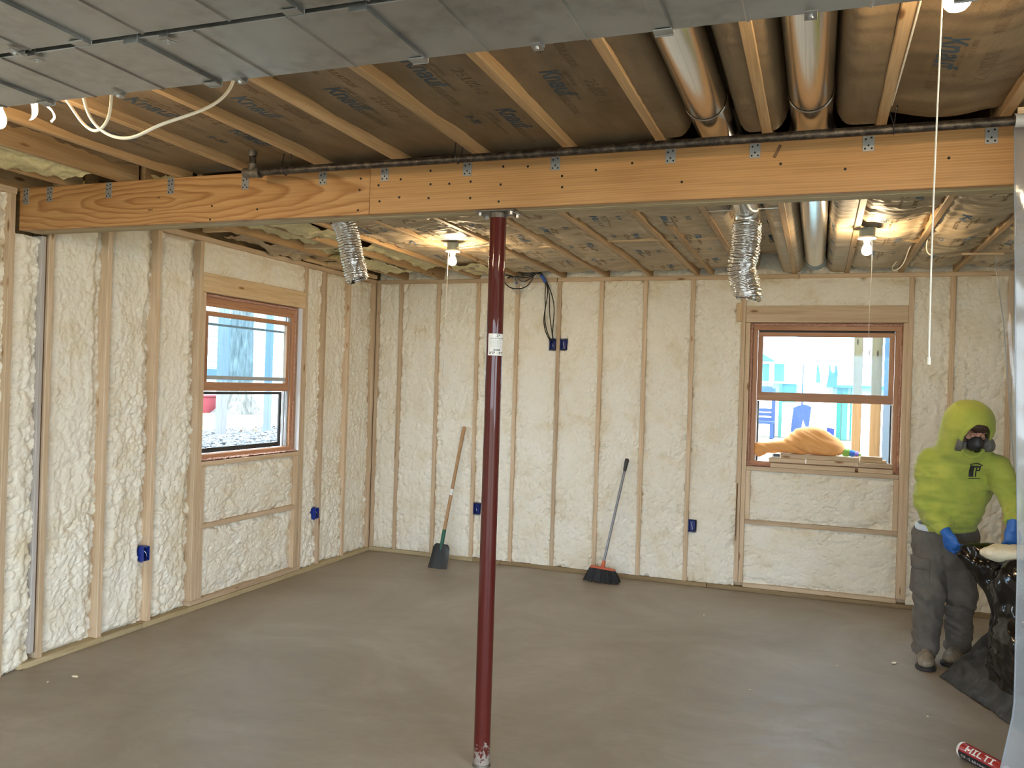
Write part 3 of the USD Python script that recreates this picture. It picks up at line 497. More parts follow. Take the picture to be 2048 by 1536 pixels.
part(w1, 'gap_filler', [box(-.126, -.058, -2.526, Y0, 1.098, 2.36), box(-.126, -.058, Y1, -1.2955, 1.098, 2.36), box(-.126, -.058, Y0, Y1, Z1, 2.36), box(-.126, -.05, Y0, Y1, 1.0975, Z0 - .02)], 'pink_wool')
part(w1, 'sill_wool', flip(grid(lambda u, v: np.stack([-.006 - v * .04, -2.525 + u * 1.23, 1.099 + .014 * fbm(np.stack([u * 60, v * 3, u * 0], -1), 3, 9) + .012 * v], -1), 140, 8)), 'pink_wool', True)
part(w1, 'jamb_liner', box(-.045, -.004, -1.2945, -1.2925, 1.10, 2.358, .0003), 'vinyl_white')
# ================= beam, column, gas pipe
BY0, BY1, BZ = -4.097, -3.942, 2.531
bm = thing('support_beam', 'long golden timber beam under the joists, built of four planks, resting on the red column', 'beam', (3.6, -4.02, BZ))
part(bm, 'beam_plank', box(0.002, 2.2585, BY0, BY0 + .038, BZ, H - .001, .002), 'beam_flat'); part(bm, 'beam_plank', box(2.2605, XR, BY0, BY0 + .038, BZ, H - .001, .002), 'beam_straight')
for k in (1, 2, 3): part(bm, 'beam_plank', box(0.002, XR, BY0 + .039 * k, BY0 + .039 * k + .038, BZ + .0015 * (k % 2), H - .001, .002), 'treated_light_x')
for i, x in enumerate([.05, .229, .655, 1.075, 1.545, 2.0, 2.339, 2.762, 3.18, 3.681, 4.02, 4.441, 4.858, 5.30, 5.71]):
    t = part(bm, 'joist_tie', box(x - .021, x + .021, BY0 - .0025, BY0 - .0002, 2.684 if x > .2 else 2.675, H - .002, .0006), 'tie_metal')
    hs = [cyl((x + dx, BY0 - .0034, z), (x + dx, BY0 - .002, z), .0038, 8) for dx, z in ((-.012, 2.694), (.012, 2.694), (0, 2.706), (-.010, 2.73), (.010, 2.735), (-.011, 2.752), (.012, 2.755))]
    part(t, 'nail_hole', hs, 'hole', kind='stuff')
NAILS = [(2.2, 2.552), (2.206, 2.648), (2.21, 2.702), (2.315, 2.589), (2.307, 2.665), (2.419, 2.603), (2.424, 2.687), (2.571, 2.592), (2.579, 2.656), (2.577, 2.718), (2.674, 2.653), (2.78, 2.582), (2.78, 2.657), (2.776, 2.702), (2.919, 2.56), (2.926, 2.636), (2.936, 2.716), (3.053, 2.709), (3.212, 2.658), (3.214, 2.609), (3.363, 2.675), (3.52, 2.695), (3.731, 2.604), (1.343, 2.61), (1.334, 2.541), (1.622, 2.581), (4.36, 2.62), (4.72, 2.64), (4.12, 2.655)]
part(bm, 'nail_heads', [cyl((x, BY0 - .0012, z), (x, BY0 + .002, z), .0055, 8) for x, z in NAILS], 'hole', kind='stuff')
part(bm, 'knot', [obox((4.106, BY0 - .0003, 2.706), (.012, .003, .055), Rot.from_euler('y', 25, degrees=True).as_matrix(), .001), obox((.998, BY0 - .0003, 2.67), (.018, .002, .009), None, .0008), obox((.944, BY0 - .0003, 2.607), (.03, .002, .007), None, .0008)], 'bark_edge')
cx, cy = 2.890, -4.02
col = thing('steel_column', 'dark red round steel post with a white sticker, standing mid room under the beam', 'column', (cx, cy, 0))
part(col, 'shaft', tube([(cx, cy, .004), (cx, cy, .3), (cx, cy, 1.2), (cx, cy, 2.51)], .0375, 48), 'column_worn', 40)
part(col, 'base_ring', tube([(cx, cy, 0), (cx, cy, .012)], [.043, .040], 32), 'fitting_iron')
part(col, 'cap_plate', [box(cx - .095, cx + .095, cy - .06, cy + .06, 2.522, 2.530, .001), cyl((cx, cy, 2.50), (cx, cy, 2.524), .041, 32)], 'fitting_iron')
for dx, dy in ((-.075, -.04), (.075, -.04), (.075, .04), (-.075, .04)): part(col, 'bolt', cyl((cx + dx, cy + dy, 2.508), (cx + dx, cy + dy, 2.523), .010, 6), 'steel')
part(col, 'bent_tab', obox((cx + .092, cy - .03, 2.517), (.05, .03, .003), Rot.from_euler('y', 24, degrees=True).as_matrix(), .0008), 'steel')
# sticker wrapped on the shaft, facing the camera and a little to the right
a0 = math.atan2(_C[1] - cy, _C[0] - cx); RS = .0381
def wrap(m, zc, ac, r):
    v = np.asarray(m.vertices); a = ac + v[:, 0] / RS; rr = r + v[:, 2]
    return trimesh.Trimesh(np.stack([cx + rr * np.cos(a), cy + rr * np.sin(a), zc + v[:, 1]], 1), m.faces, process=False)
zb, zt = 1.872, 1.972
def lab(u, v): return np.stack([-.032 + .092 * u, zb + (zt - zb) * v, 0 * u], -1)
g = grid(lab, 24, 4); st_ = part(col, 'sticker', wrap(trimesh.Trimesh(np.c_[g.vertices[:, 0], np.asarray(g.vertices)[:, 1], g.vertices[:, 2]], g.faces, process=False), 0, a0, RS), 'paper', True)
def put(s, h, x, z, m, bold=False, fine=True):
    t = meshkit.text_mesh(s, h, .0002, bold).subdivide() if False else meshkit.text_mesh(s, h, .0002, bold)
    part(st_, 'lettering', wrap(trimesh.Trimesh(np.asarray(t.vertices) + [x, z, 0], t.faces, process=False), 0, a0, RS + .0003), m, False)
put('3"', .011, .008, zt - .016, 'ink', True); put('8\'3" - 8\'7"', .010, -.024, zb + .007, 'ink', True); put('ADJUSTABLE STEEL COLUMN', .0034, -.020, zt - .024, 'ink', True)
for k, s in enumerate(('READ ALL INSTRUCTIONS BEFORE', 'INSTALLING. CAPACITY RATED', 'FOR LOADS ON CENTER.  PLATES', 'MUST BE FASTENED.  SCREW', 'TO BE SET IN CONCRETE', 'OR COVERED. SEE LOCAL CODE')): put(s, .0024, -.024 + .003 * (k % 3), zt - .032 - .0056 * k, 'grey_ink')
rng = np.random.default_rng(3)
bars = [box(x, x + w, zb + .021, zb + .030, 0, .0003, .00005) for x, w in zip(np.linspace(-.004, .026, 16), rng.uniform(.0006, .0016, 16))]
part(st_, 'barcode', wrap(join(bars), 0, a0, RS + .0002), 'ink', False)
py, pz, pr = -4.270, 2.713, .0175
gp = thing('gas_pipe', 'black iron gas pipe hung along the front of the beam, ending in a tee', 'pipe', (3.3, py, pz))
part(gp, 'pipe', tube([(1.748, py, pz + .003), (3.0, py, pz), (4.91, py, pz - .001)], pr, 20), 'pipe_iron')
part(gp, 'pipe', tube([(4.96, py, pz - .001), (6.9, py, pz)], pr, 16), 'pipe_iron')
part(gp, 'coupling', [cyl((4.90, py, pz - .001), (4.98, py, pz - .001), .023, 20)], 'vinyl_grey')
part(gp, 'tee_fitting', [tube([(1.673, py, pz + .003), (1.680, py, pz + .003), (1.756, py, pz + .003), (1.764, py, pz + .003)], [.022, .0245, .0235, .0255], 20), cyl((1.720, py, pz), (1.720, py, pz + .043), .0225, 20), cyl((1.752, py, pz + .003), (1.766, py, pz + .003), .0275, 20)], 'fitting_iron')
part(gp, 'riser', cyl((1.720, py, pz + .04), (1.720, py, pz + .095), .0165, 20), 'pipe_iron')
part(gp, 'elbow', tube(spline([(1.720, py, pz + .083), (1.720, py, pz + .11), (1.728, py + .03, pz + .135), (1.738, py + .07, pz + .137)], 10), .0225, 16), 'fitting_iron')
for x in (1.905, 2.79, 4.515): part(gp, 'wire_hanger', tube(spline([(x - .012, py + .005, pz + .085), (x - .006, py - .016, pz + .03), (x, py - pr - .002, pz), (x + .001, py, pz - pr - .003), (x + .003, py + pr + .002, pz), (x + .014, py + .02, pz + .085)], 22), .0022, 6), 'black_plastic')
# ================= sheet-metal ducts
def duct(label, y0, y1, joints, x0, x1, z0=2.55, z1=2.752, clips=()):
    d = thing('duct_trunk', label, 'air duct', ((x0 + x1) / 2, (y0 + y1) / 2, z0))
    js = [x0] + joints + [x1]
    for k, (a, b) in enumerate(zip(js[:-1], js[1:])):
        s = part(d, 'duct_section', box(a + .001, b - .001, y0, y1, z0, z1, .002), 'galvanized')
        n = max(1, int(round((b - a) / .28)))
        if b - a > .45:
            for f in (.29, .70):
                x = a + f * (b - a); m = trimesh.convex.convex_hull(np.array([(x + dx, y, z0 + dz) for dx, dz in ((-.006, .001), (0, -.0035), (.006, .001)) for y in (y0 + .001, y1 - .001)]))
                part(s, 'stiffening_crease', m, 'galvanized', False)
    for x in joints:
        part(d, 'slip_joint', [box(x - .024, x + .012, y0 - .001, y1 + .001, z0 - .005, z0 + .001, .0015), box(x + .0125, x + .0145, y0, y1, z0 - .0085, z0, .0005)], 'galvanized')
        for y, s in ((y0, -1), (y1, 1)): part(d, 'corner_clip', [box(x - .028, x + .016, min(y, y + s * .004), max(y, y + s * .004), z0 - .012, z1 - .01, .001), box(x - .028, x + .016, min(y, y - s * .028), max(y, y - s * .028), z0 - .010, z0 - .006, .001)], 'galvanized')
    for x, s in clips:
        y = y1 if s > 0 else y0
        h = part(d, 'hanger_strap', [box(x - .013, x + .013, min(y, y + s * .0025), max(y, y + s * .0025), z0 - .006, H + .02, .0005), obox((x, y - s * .016, z0 - .010), (.026, .034, .0015), Rot.from_euler('x', -s * 10, degrees=True).as_matrix(), .0004)], 'galvanized')
        part(h, 'screw', cyl((x, y - s * .016, z0 - .016), (x, y - s * .016, z0 - .008), .005, 8), 'steel')
duct('galvanized sheet metal duct nearest the beam, its cross seams showing below', -6.010, -5.708, [.28, .89, 1.49, 2.095, 2.707, 3.335, 3.945, 4.55, 5.16, 5.77], .06, 6.5, clips=[(2.371, 1), (2.795, 1), (3.642, 1), (4.25, 1), (2.376, -1), (2.80, -1), (1.75, 1)])
duct('wider galvanized sheet metal duct behind the other, at the top edge of the view', -6.62, -6.030, [.6, 1.36, 1.97, 2.58, 3.19, 3.80, 4.41, 5.02, 5.63], .06, 6.5, clips=[(2.362, 1), (1.60, 1), (4.0, 1)])
# round branch ducts run in two bays, over the beam
for i, (xc, ye, lb) in enumerate(((3.862, -2.60, 'shiny round metal duct in the joist bay, its far end in a crinkled foil hose'), (4.232, -.52, 'shiny round metal duct in the right joist bay, running on to the back wall'))):
    rd = thing('round_duct', lb, 'air duct', (xc, -4, H + .055))
    zc, r = H + .058, .076
    seg = [-5.72, -4.42, -3.2, ye]
    for a, b in zip(seg[:-1], seg[1:]):
        if a < -4.1 or True: part(rd, 'pipe_length', tube([(xc, a + .002, zc), (xc, a + .02, zc), (xc, b - .03, zc), (xc, b + .01, zc)], [r + .0015, r + .0015, r, r], 48, False), 'round_metal', 40)
    for y in seg[1:-1]: part(rd, 'crimp_ring', tube([(xc, y - .006, zc), (xc, y, zc), (xc, y + .006, zc)], [r + .0015, r + .005, r + .0015], 48, False), 'round_metal')
    if i: part(rd, 'elbow', tube(spline([(xc, ye - .02, zc), (xc + .005, ye + .10, zc - .004), (xc + .012, ye + .22, zc + .02), (xc + .015, ye + .30, zc + .08)], 16), .079, 40), 'box_grey', 60)
    else: part(rd, 'elbow', tube(spline([(xc, ye - .03, zc), (xc, ye + .04, zc - .005), (3.866, ye + .075, zc - .05), (3.867, ye + .08, zc - .115)], 16), [.0765] * 16, 40, False), 'round_metal', 60)
    y = -4.35 if i == 0 else -3.4
    part(rd, 'support_strap', [bar((JX[8 + i] + .02, -2.72 if i == 0 else -3.3, H - .003), (JX[9 + i] - .02, -2.72 if i == 0 else -3.3, H + .001), .02, .0015, bev=.0003)], 'steel')
def foil_hose(name, label, pts, r, seed):
    c = spline(pts, 150); n, sd = len(c), 56; rng = np.random.default_rng(seed)
    t = np.gradient(c, axis=0); t /= np.linalg.norm(t, axis=1, keepdims=True); L = np.r_[0, np.cumsum(np.linalg.norm(np.diff(c, axis=0), axis=1))]
    ang = np.arange(sd + 1) * 2 * np.pi / sd; a = np.array([1.0, 0, 0])
    v = []
    for i in range(n):
        a = a - t[i] * (a @ t[i]); a /= np.linalg.norm(a); b = np.cross(t[i], a)
        ph = L[i] * 2 * np.pi / .017 + ang
        d = np.stack([np.cos(ang) * 2.2, np.sin(ang) * 2.2, np.full_like(ang, L[i] * 24)], -1)
        rr = r * (1 + .045 * np.sin(ph) + .26 * (ridged(d, 3, seed) - .55))
        rr[-1] = rr[0]
        if i > n - 4: rr = rr * (1 - .02 * (i - n + 4)) 
        off = .008 * (noise(np.stack([np.cos(ang) * 2, np.sin(ang) * 2, np.full_like(ang, L[i] * 18)], -1), seed + 5) - .5)
        if i == n - 1: off = off + .03 * (noise(np.stack([np.cos(ang) * 3, np.sin(ang) * 3, ang * 0], -1), seed + 6) - .5)
        v.append(c[i] + t[i] * off[:, None] + rr[:, None] * (np.cos(ang)[:, None] * a + np.sin(ang)[:, None] * b))
    v = np.array(v); i, j = np.meshgrid(np.arange(n - 1), np.arange(sd), indexing='ij'); w = sd + 1
    q = np.stack([i * w + j, i * w + j + 1, (i + 1) * w + j + 1, (i + 1) * w + j], -1).reshape(-1, 4)
    m = sheet(trimesh.Trimesh(v.reshape(-1, 3), np.vstack([q[:, [0, 1, 2]], q[:, [0, 2, 3]]]), process=False), .0008)
    return solo(name, m, 'foil', label, 'flexible duct', smooth=45)
foil_hose('flexible_duct', 'crinkled foil hose hanging open from the ceiling in front of the back window', [(3.867, -2.52, 2.73), (3.865, -2.525, 2.64), (3.856, -2.53, 2.54), (3.846, -2.53, 2.45), (3.868, -2.525, 2.37), (3.878, -2.52, 2.288)], .077, 3)
foil_hose('flexible_duct', 'darker crinkled foil hose hanging near the left window and corner', [(1.36, -2.95, 2.79), (1.405, -2.90, 2.70), (1.428, -2.89, 2.60), (1.452, -2.88, 2.49), (1.478, -2.87, 2.385)], .068, 8)
# ================= bare bulbs with pull strings
def lathe(prof, n=28):
    pr = np.array(prof, float); a = np.arange(n) * 2 * np.pi / n
    v = np.stack([pr[:, 0, None] * np.cos(a), pr[:, 0, None] * np.sin(a), np.repeat(pr[:, 1, None], n, 1)], -1).reshape(-1, 3); k = len(pr)
    i, j = np.meshgrid(np.arange(k - 1), np.arange(n), indexing='ij')
    q = np.stack([i * n + j, i * n + (j + 1) % n, (i + 1) * n + (j + 1) % n, (i + 1) * n + j], -1).reshape(-1, 4)
    return trimesh.Trimesh(v, np.vstack([q[:, [0, 1, 2]], q[:, [0, 2, 3]]]), process=False)
def shift(m, d): return trimesh.Trimesh(np.asarray(m.vertices) + np.array(d, float), m.faces, process=False)
BULB = [(0.0001, -.112), (.010, -.111), (.019, -.107), (.026, -.099), (.0297, -.088), (.030, -.080), (.0285, -.070), (.024, -.058), (.0185, -.046), (.0150, -.034), (.0138, -.026)]
HOLD = [(.0001, -.030), (.017, -.030), (.021, -.028), (.022, -.014), (.030, -.011), (.054, -.009), (.057, -.005), (.057, 0), (.0001, 0)]
def lamp(label, x, y, zd, box, s_off, s_len, sr=.0019):
    """zd: the underside of the box, where the porcelain holder sits"""
    l = thing('bulb_lamp', label, 'lamp', (x, y, zd - .112))
    part(l, 'lamp_holder', shift(lathe(HOLD), (x, y, zd)), 'porcelain', 40)
    part(l, 'bulb', shift(lathe(BULB), (x, y, zd)), 'bulb_glow', True)
    part(l, 'bulb_base', cyl((x, y, zd - .045), (x, y, zd - .026), .0137, 20), 'steel')
    if box: part(l, 'junction_box', [box_ for box_ in (tube([(x, y, zd + .0005), (x, y, zd + .055)], .046, 8),)], 'box_grey', 20); part(l, 'bracket', box_g(x, y, zd), 'box_grey')
    if s_len:
        p = [(x + s_off[0], y + s_off[1], zd - .012), (x + s_off[0] * 1.15, y + s_off[1] * 1.15, zd - s_len * .35), (x + s_off[0] * 1.1 - .004, y + s_off[1], zd - s_len * .7), (x + s_off[0] * 1.2, y + s_off[1], zd - s_len)]
        s = part(l, 'pull_string', tube(spline(p, 30), sr, 6), 'cable_white'); part(s, 'knot', cyl(np.array(p[-1]) - [0, 0, .016], p[-1], sr * 1.9, 8), 'cable_white')
    return l
def box_g(x, y, zd): return box(x - .012, x + .012, y + .02, y + .05, zd + .055, H + .03)
lamp('bare glowing bulb on a white holder beyond the beam, left of the post', 1.722, -1.940, 2.720, True, (-.026, -.02), .985)
part('/World/bulb_lamp', 'feed_cable', tube(spline([(1.76, -1.955, 2.735), (1.86, -1.97, 2.735), (2.0, -1.99, 2.75), (2.10, -1.96, 2.80)], 20), .0055, 8), 'cable_white')
lamp('bare glowing bulb under a grey box, in front of the back window', 4.540, -2.020, 2.715, True, (.026, -.018), .71)
lamp('big bare bulb at the view\'s top edge, nearer than the beam', 4.548, -5.545, 2.700, True, (-.030, -.02), .87, .0020)
lamp('bare bulb mostly beyond the left edge of the view, above the white cables', 1.655, -5.54, 2.665, True, (.02, .02), 0)
# ================= cables
wc = thing('white_cable', 'two loops of white cable drooping out from behind the duct, upper left', 'cable', (1.95, -5.42, 2.53))
part(wc, 'cable_loop', tube(spline([(1.74, -5.55, 2.80), (1.799, -5.42, 2.708), (1.83, -5.42, 2.674), (1.87, -5.42, 2.628), (1.929, -5.42, 2.572), (1.973, -5.42, 2.558), (2.01, -5.42, 2.582), (2.029, -5.42, 2.648), (2.012, -5.38, 2.76)], 60), .0052, 8), 'cable_white')
part(wc, 'cable_loop', tube(spline([(1.87, -5.52, 2.79), (1.899, -5.42, 2.702), (1.909, -5.42, 2.671), (1.934, -5.42, 2.614), (1.984, -5.42, 2.563), (2.062, -5.42, 2.528), (2.132, -5.42, 2.525), (2.221, -5.42, 2.551), (2.33, -5.34, 2.62), (2.396, -5.25, 2.79)], 60), .0055, 8), 'cable_white')
def scrap(label, pts, w, seed):
    c = spline(pts, 24); rng = np.random.default_rng(seed)
    def fn(u, v):
        i = np.clip((u * 23).round().astype(int), 0, 23); ww = w * (.6 + .8 * noise(np.stack([u * 5, u * 0, u * 0 + seed], -1), seed))
        return c[i] + np.stack([(v - .5) * ww, (v - .5) * ww * .4 + .01 * np.sin(u * 9), .008 * noise(np.stack([u * 9, v * 4, u * 0], -1), seed)], -1)
    solo('paper_scrap', sheet(grid(fn, 24, 6), .001), 'paper', label, 'scrap', smooth=True)
scrap('wider torn white paper strip hanging at the duct edge, far upper left', [(1.70, -5.45, 2.76), (1.691, -5.42, 2.678), (1.68, -5.42, 2.652), (1.662, -5.42, 2.615)], .02, 3)
scrap('thin curled torn white strip hanging at the duct edge beside a wider one', [(1.70, -5.45, 2.72), (1.721, -5.42, 2.675), (1.746, -5.42, 2.655), (1.765, -5.42, 2.624), (1.759, -5.42, 2.602)], .010, 5)
bc = thing('black_cable', 'black cables tied with blue tape, hanging to the blue box high on the back wall', 'cable', (1.86, -.045, 2.17))
for k, s in enumerate([[(1.824, 2.729), (1.832, 2.563), (1.837, 2.501), (1.828, 2.409), (1.831, 2.316), (1.856, 2.236), (1.889, 2.165)], [(1.83, 2.729), (1.856, 2.624), (1.841, 2.489), (1.838, 2.378), (1.854, 2.285), (1.895, 2.17)], [(1.835, 2.729), (1.873, 2.593), (1.881, 2.439), (1.898, 2.316), (1.909, 2.17)], [(1.838, 2.732), (1.895, 2.612), (1.925, 2.489), (1.923, 2.347), (1.914, 2.17)]]):
    s = [(1.79 + .004 * k, -.11, 2.80)] + [(x, -.045 - .006 * (k % 2), z) for x, z in s]; s[-1] = (s[-1][0], -.004, s[-1][2])
    part(bc, 'cable', tube(spline(s, 50), .0047, 8), 'black_plastic')
part(bc, 'tape_wrap', tube([(1.797, -.082, 2.790), (1.81, -.066, 2.765), (1.832, -.048, 2.722)], .0165, 14), 'tape_blue')
cc = thing('cable_coil', 'tangle of black cable loops above the top plate, just right of the red post', 'cable', (1.64, -.16, 2.65))
for k, s in enumerate([[(1.44, 2.74), (1.469, 2.701), (1.523, 2.66), (1.602, 2.65), (1.673, 2.665), (1.723, 2.716), (1.766, 2.789), (1.817, 2.806)], [(1.467, 2.775), (1.539, 2.774), (1.618, 2.76), (1.709, 2.762), (1.772, 2.795), (1.81, 2.812)], [(1.473, 2.79), (1.551, 2.817), (1.635, 2.834), (1.72, 2.826), (1.797, 2.81)], [(1.498, 2.812), (1.566, 2.767), (1.632, 2.723), (1.709, 2.753), (1.772, 2.801)], [(1.474, 2.756), (1.551, 2.798), (1.655, 2.827), (1.746, 2.801), (1.817, 2.8)], [(1.479, 2.8), (1.493, 2.775), (1.578, 2.78), (1.669, 2.784), (1.771, 2.816)], [(1.46, 2.765), (1.53, 2.785), (1.62, 2.80), (1.72, 2.805), (1.80, 2.808)]]):
    part(cc, 'cable_loop', tube(spline([(x, -.16 + .012 * k, z) for x, z in s], 50), .0050, 8), 'black_plastic')
part(cc, 'cable_end', tube(spline([(1.548, -.12, 2.773), (1.555, -.12, 2.748), (1.566, -.12, 2.717)], 8), .004, 8), 'black_plastic'); part(cc, 'wire_nut', tube([(1.565, -.12, 2.722), (1.568, -.12, 2.700)], [.006, .014], 10), 'tape_blue')
part(cc, 'plastic_wrap', nets(lambda P: el(P, (1.585, -.13, 2.70), (.075, .03, .11)) + .03 * (ridged(P * 14, 3, 3) - .5), (1.47, -.2, 2.55), (1.70, -.06, 2.84), .01), 'film_clear', True)
fw = thing('white_cable', 'thin white cable end hanging beside a joist at the far right', 'cable', (4.9, -1.3, 2.63))
part(fw, 'cable', tube(spline([(4.899, -1.3, 2.86), (4.879, -1.2, 2.823), (4.853, -1.15, 2.779), (4.83, -1.1, 2.70), (4.791, -1.0, 2.655), (4.80, -.8, 2.74)], 30), .0045, 8), 'cable_white')
part(fw, 'cable', tube(spline([(4.945, -1.55, 2.84), (4.925, -1.5, 2.727), (4.941, -1.5, 2.684), (4.959, -1.5, 2.674)], 24), .0045, 8), 'cable_white')
nw = solo('white_cable', tube(spline([(4.506, -5.60, 2.79), (4.508, -5.24, 2.772), (4.506, -4.93, 2.766), (4.505, -4.71, 2.768), (4.506, -4.3, 2.79)], 40), .003, 8), 'cable_white', 'white cable stapled along the joist in front of the beam, upper right', 'cable')
# ================= blue outlet boxes
def outlet(label, c, ax, w=.056, h=.096, d=.07, wires=0):
    """c: middle of the open face; ax: 0 opens to +x (left wall), 1 opens to -y (back wall)"""
    o = thing('outlet_box', label, 'electrical box', c)
    def B(a0, a1, d0, d1, z0, z1):   # a along the wall, d depth into the wall
        return box(c[0] + a0, c[0] + a1, c[1] + d0, c[1] + d1, c[2] + z0, c[2] + z1, .0008) if ax else box(c[0] - d1, c[0] - d0, c[1] + a0, c[1] + a1, c[2] + z0, c[2] + z1, .0008)
    t = .003
    part(o, 'shell', [B(-w / 2, -w / 2 + t, 0, d, -h / 2, h / 2), B(w / 2 - t, w / 2, 0, d, -h / 2, h / 2), B(-w / 2 + t, w / 2 - t, 0, d, -h / 2, -h / 2 + t), B(-w / 2 + t, w / 2 - t, 0, d, h / 2 - t, h / 2), B(-w / 2 + t, w / 2 - t, d - t, d, -h / 2 + t, h / 2 - t)], 'box_blue')
    part(o, 'screw_lug', [B(-.006, .006, .002, .012, h / 2 - .011, h / 2 - t), B(-.006, .006, .002, .012, -h / 2 + t, -h / 2 + .011)], 'box_blue')
    pts = [(-.012, .05, .03), (-.006, .02, .02), (.004, .006, -.005), (.008, .012, -.03), (-.004, .03, -.038)]
    part(o, 'wire', tube(spline([(c[0] + a, c[1] + q, c[2] + z) if ax else (c[0] - q, c[1] + a, c[2] + z) for a, q, z in pts], 24), .0022, 6), 'cable_white' if wires else 'steel')
    part(o, 'nail_flange', [B(-w / 2 - .004, -w / 2, .004, .03, h / 2, h / 2 + .008), B(-w / 2 - .004, -w / 2, .004, .03, -h / 2 - .008, -h / 2)], 'box_blue')
outlet('blue electrical box high on the back wall, taking the black cables', (1.906, -.010, 2.138), 1, .058, .10)
outlet('blue electrical box high on the back wall, right of its twin across the stud', (2.012, -.008, 2.138), 1, .056, .09, wires=1)
outlet('blue electrical box low on the back wall, between shovel and red post', (1.176, -.008, .517), 1)
outlet('blue electrical box low on the back wall, between broom and window', (3.258, -.010, .532), 1, wires=1)
outlet('blue electrical box low on the left wall, nearer the camera, left of the window', (.014, -3.062, .512), 0)
outlet('blue electrical box low on the left wall, between window and corner', (.012, -.985, .511), 0)
# ================= shovel and broom leaning on the back wall
sv = thing('shovel', 'square black shovel with a wooden handle, leaning on the back wall', 'shovel', (.975, -.44, 0))
b0, b1 = np.array([.976, -.448, .0]), np.array([1.032, -.022, 1.315]); dv = (b1 - b0) / np.linalg.norm(b1 - b0); xv = np.array([1.0, 0, 0]) - dv * dv[0]; xv /= np.linalg.norm(xv); nv = np.cross(dv, xv)
def L3(a, t, n): return b0 + np.multiply.outer(a, xv) + np.multiply.outer(t, dv) + np.multiply.outer(n, nv)
def blade(u, v):
    hw = np.where(v < .78, .098 - .014 * v, (.098 - .011) * np.sqrt(np.clip(1 - ((v - .78) / .24)**2 * .62, 0, 1))); a = (u * 2 - 1) * hw
    return L3(a, v * .235, .016 * np.abs(u * 2 - 1)**3 + .008 * np.sin(v * 3.0))
part(sv, 'blade', sheet(grid(blade, 17, 17), .003), 'shovel_black', 40)
part(sv, 'socket', tube([L3(0, .17, .014), L3(0, .22, .018), L3(0, .27, .014), L3(0, .37, .010)], [.008, .019, .0185, .0185], 14), 'wool_green')
part(sv, 'handle', tube([L3(0, .36, .010), L3(0, .8, .004), L3(0, 1.20, 0), L3(0, 1.30, 0), L3(0, 1.372, 0), L3(0, 1.385, 0)], [.0165, .016, .0165, .019, .019, .012], 16), 'handle_wood', 40)
part(sv, 'label_band', tube([L3(0, .70, .0052), L3(0, .76, .0045)], .0170, 16), 'paper')
br = thing('broom', 'push-style angled broom with grey handle, orange cap and black bristles, leaning on the back wall', 'broom', (2.52, -.27, 0))
b0, b1 = np.array([2.510, -.285, .0]), np.array([2.662, -.022, 1.100]); dv = (b1 - b0) / np.linalg.norm(b1 - b0); xv = np.array([1.0, 0, 0]) - dv * dv[0]; xv /= np.linalg.norm(xv); nv = np.cross(dv, xv)
xt = np.array([1.0, 0, -.06]); xt /= np.linalg.norm(xt)
def hull(pts): return trimesh.convex.convex_hull(np.array(pts, float))
cz = .118
part(br, 'cap', hull([(2.40, -.275, cz + .012), (2.635, -.275, cz - .004), (2.40, -.235, cz + .012), (2.635, -.235, cz - .004), (2.41, -.27, cz + .027), (2.625, -.27, cz + .010), (2.41, -.24, cz + .027), (2.625, -.24, cz + .010)]), 'broom_orange')
part(br, 'ferrule', tube([(2.521, -.257, cz + .015), (2.524, -.251, cz + .045), (2.529, -.243, cz + .075)], [.022, .017, .0155], 14), 'broom_orange')
rng = np.random.default_rng(4); br_ = []
for i in range(190):
    u = rng.uniform(0, 1); w = rng.uniform(0, 1); top = np.array([2.405 + .225 * u, -.27 + .03 * w, cz + .012 - .014 * u]); fl = (u - .5)
    bot = np.array([2.515 + .33 * fl + rng.normal(0, .006), -.30 + .09 * w + rng.normal(0, .006), max(.002, .006 + rng.uniform(-.004, .012))])
    br_.append(tube([top, top * .45 + bot * .55 + [0, 0, .004], bot], [.0036, .0042, .0032], 5))
part(br, 'bristles', br_, 'bristle', kind='stuff')
part(br, 'bristle_core', hull([(2.41, -.268, cz + .01), (2.625, -.268, cz - .004), (2.41, -.245, cz + .01), (2.625, -.245, cz - .004), (2.372, -.292, .014), (2.655, -.292, .010), (2.372, -.232, .014), (2.655, -.232, .010)]), 'bristle')
q0 = np.array([2.526, -.247, cz + .06])
part(br, 'handle', tube([q0, q0 * .5 + b1 * .5, b1 - .11 * dv], .0115, 14), 'broom_grey', 40); part(br, 'grip', tube([b1 - .12 * dv, b1 - .10 * dv, b1 - .03 * dv, b1 - .006 * dv, b1], [.012, .0155, .019, .018, .009], 14), 'dark_grey', 40)
# ================= red foam can on the floor
cr = .0375; ax_ = np.array([.60, -.80, 0]); c0 = np.array([4.992, -2.985, cr]); side = np.array([.80, .60, 0])   # side: away from the camera
fc = thing('foam_can', 'red spray foam can with white lettering, lying on the floor by the plastic sheet', 'can', c0 * [1, 1, 0])
def on_can(s, ang, r=cr):
    s, ang = np.asarray(s, float), np.asarray(ang, float); return c0 + np.multiply.outer(s, ax_) + np.multiply.outer(r * np.cos(ang), side) + np.multiply.outer(r * np.sin(ang), np.array([0, 0, 1.0]))
part(fc, 'body', tube([c0 + ax_ * t for t in (.012, .016, .235, .25)], [cr - .003, cr, cr, cr - .006], 40), 'can_red', 40)
part(fc, 'base_rim', tube([c0 + ax_ * t for t in (0, .002, .011, .0135)], [cr - .006, cr - .001, cr + .0006, cr - .002], 40), 'can_white', 40)
part(fc, 'shoulder', tube([c0 + ax_ * t for t in (.249, .262, .272)], [cr - .006, .022, .016], 30), 'can_white', 40)
part(fc, 'nozzle', tube([c0 + ax_ * t for t in (.27, .32)], [.012, .008], 16), 'can_dark')
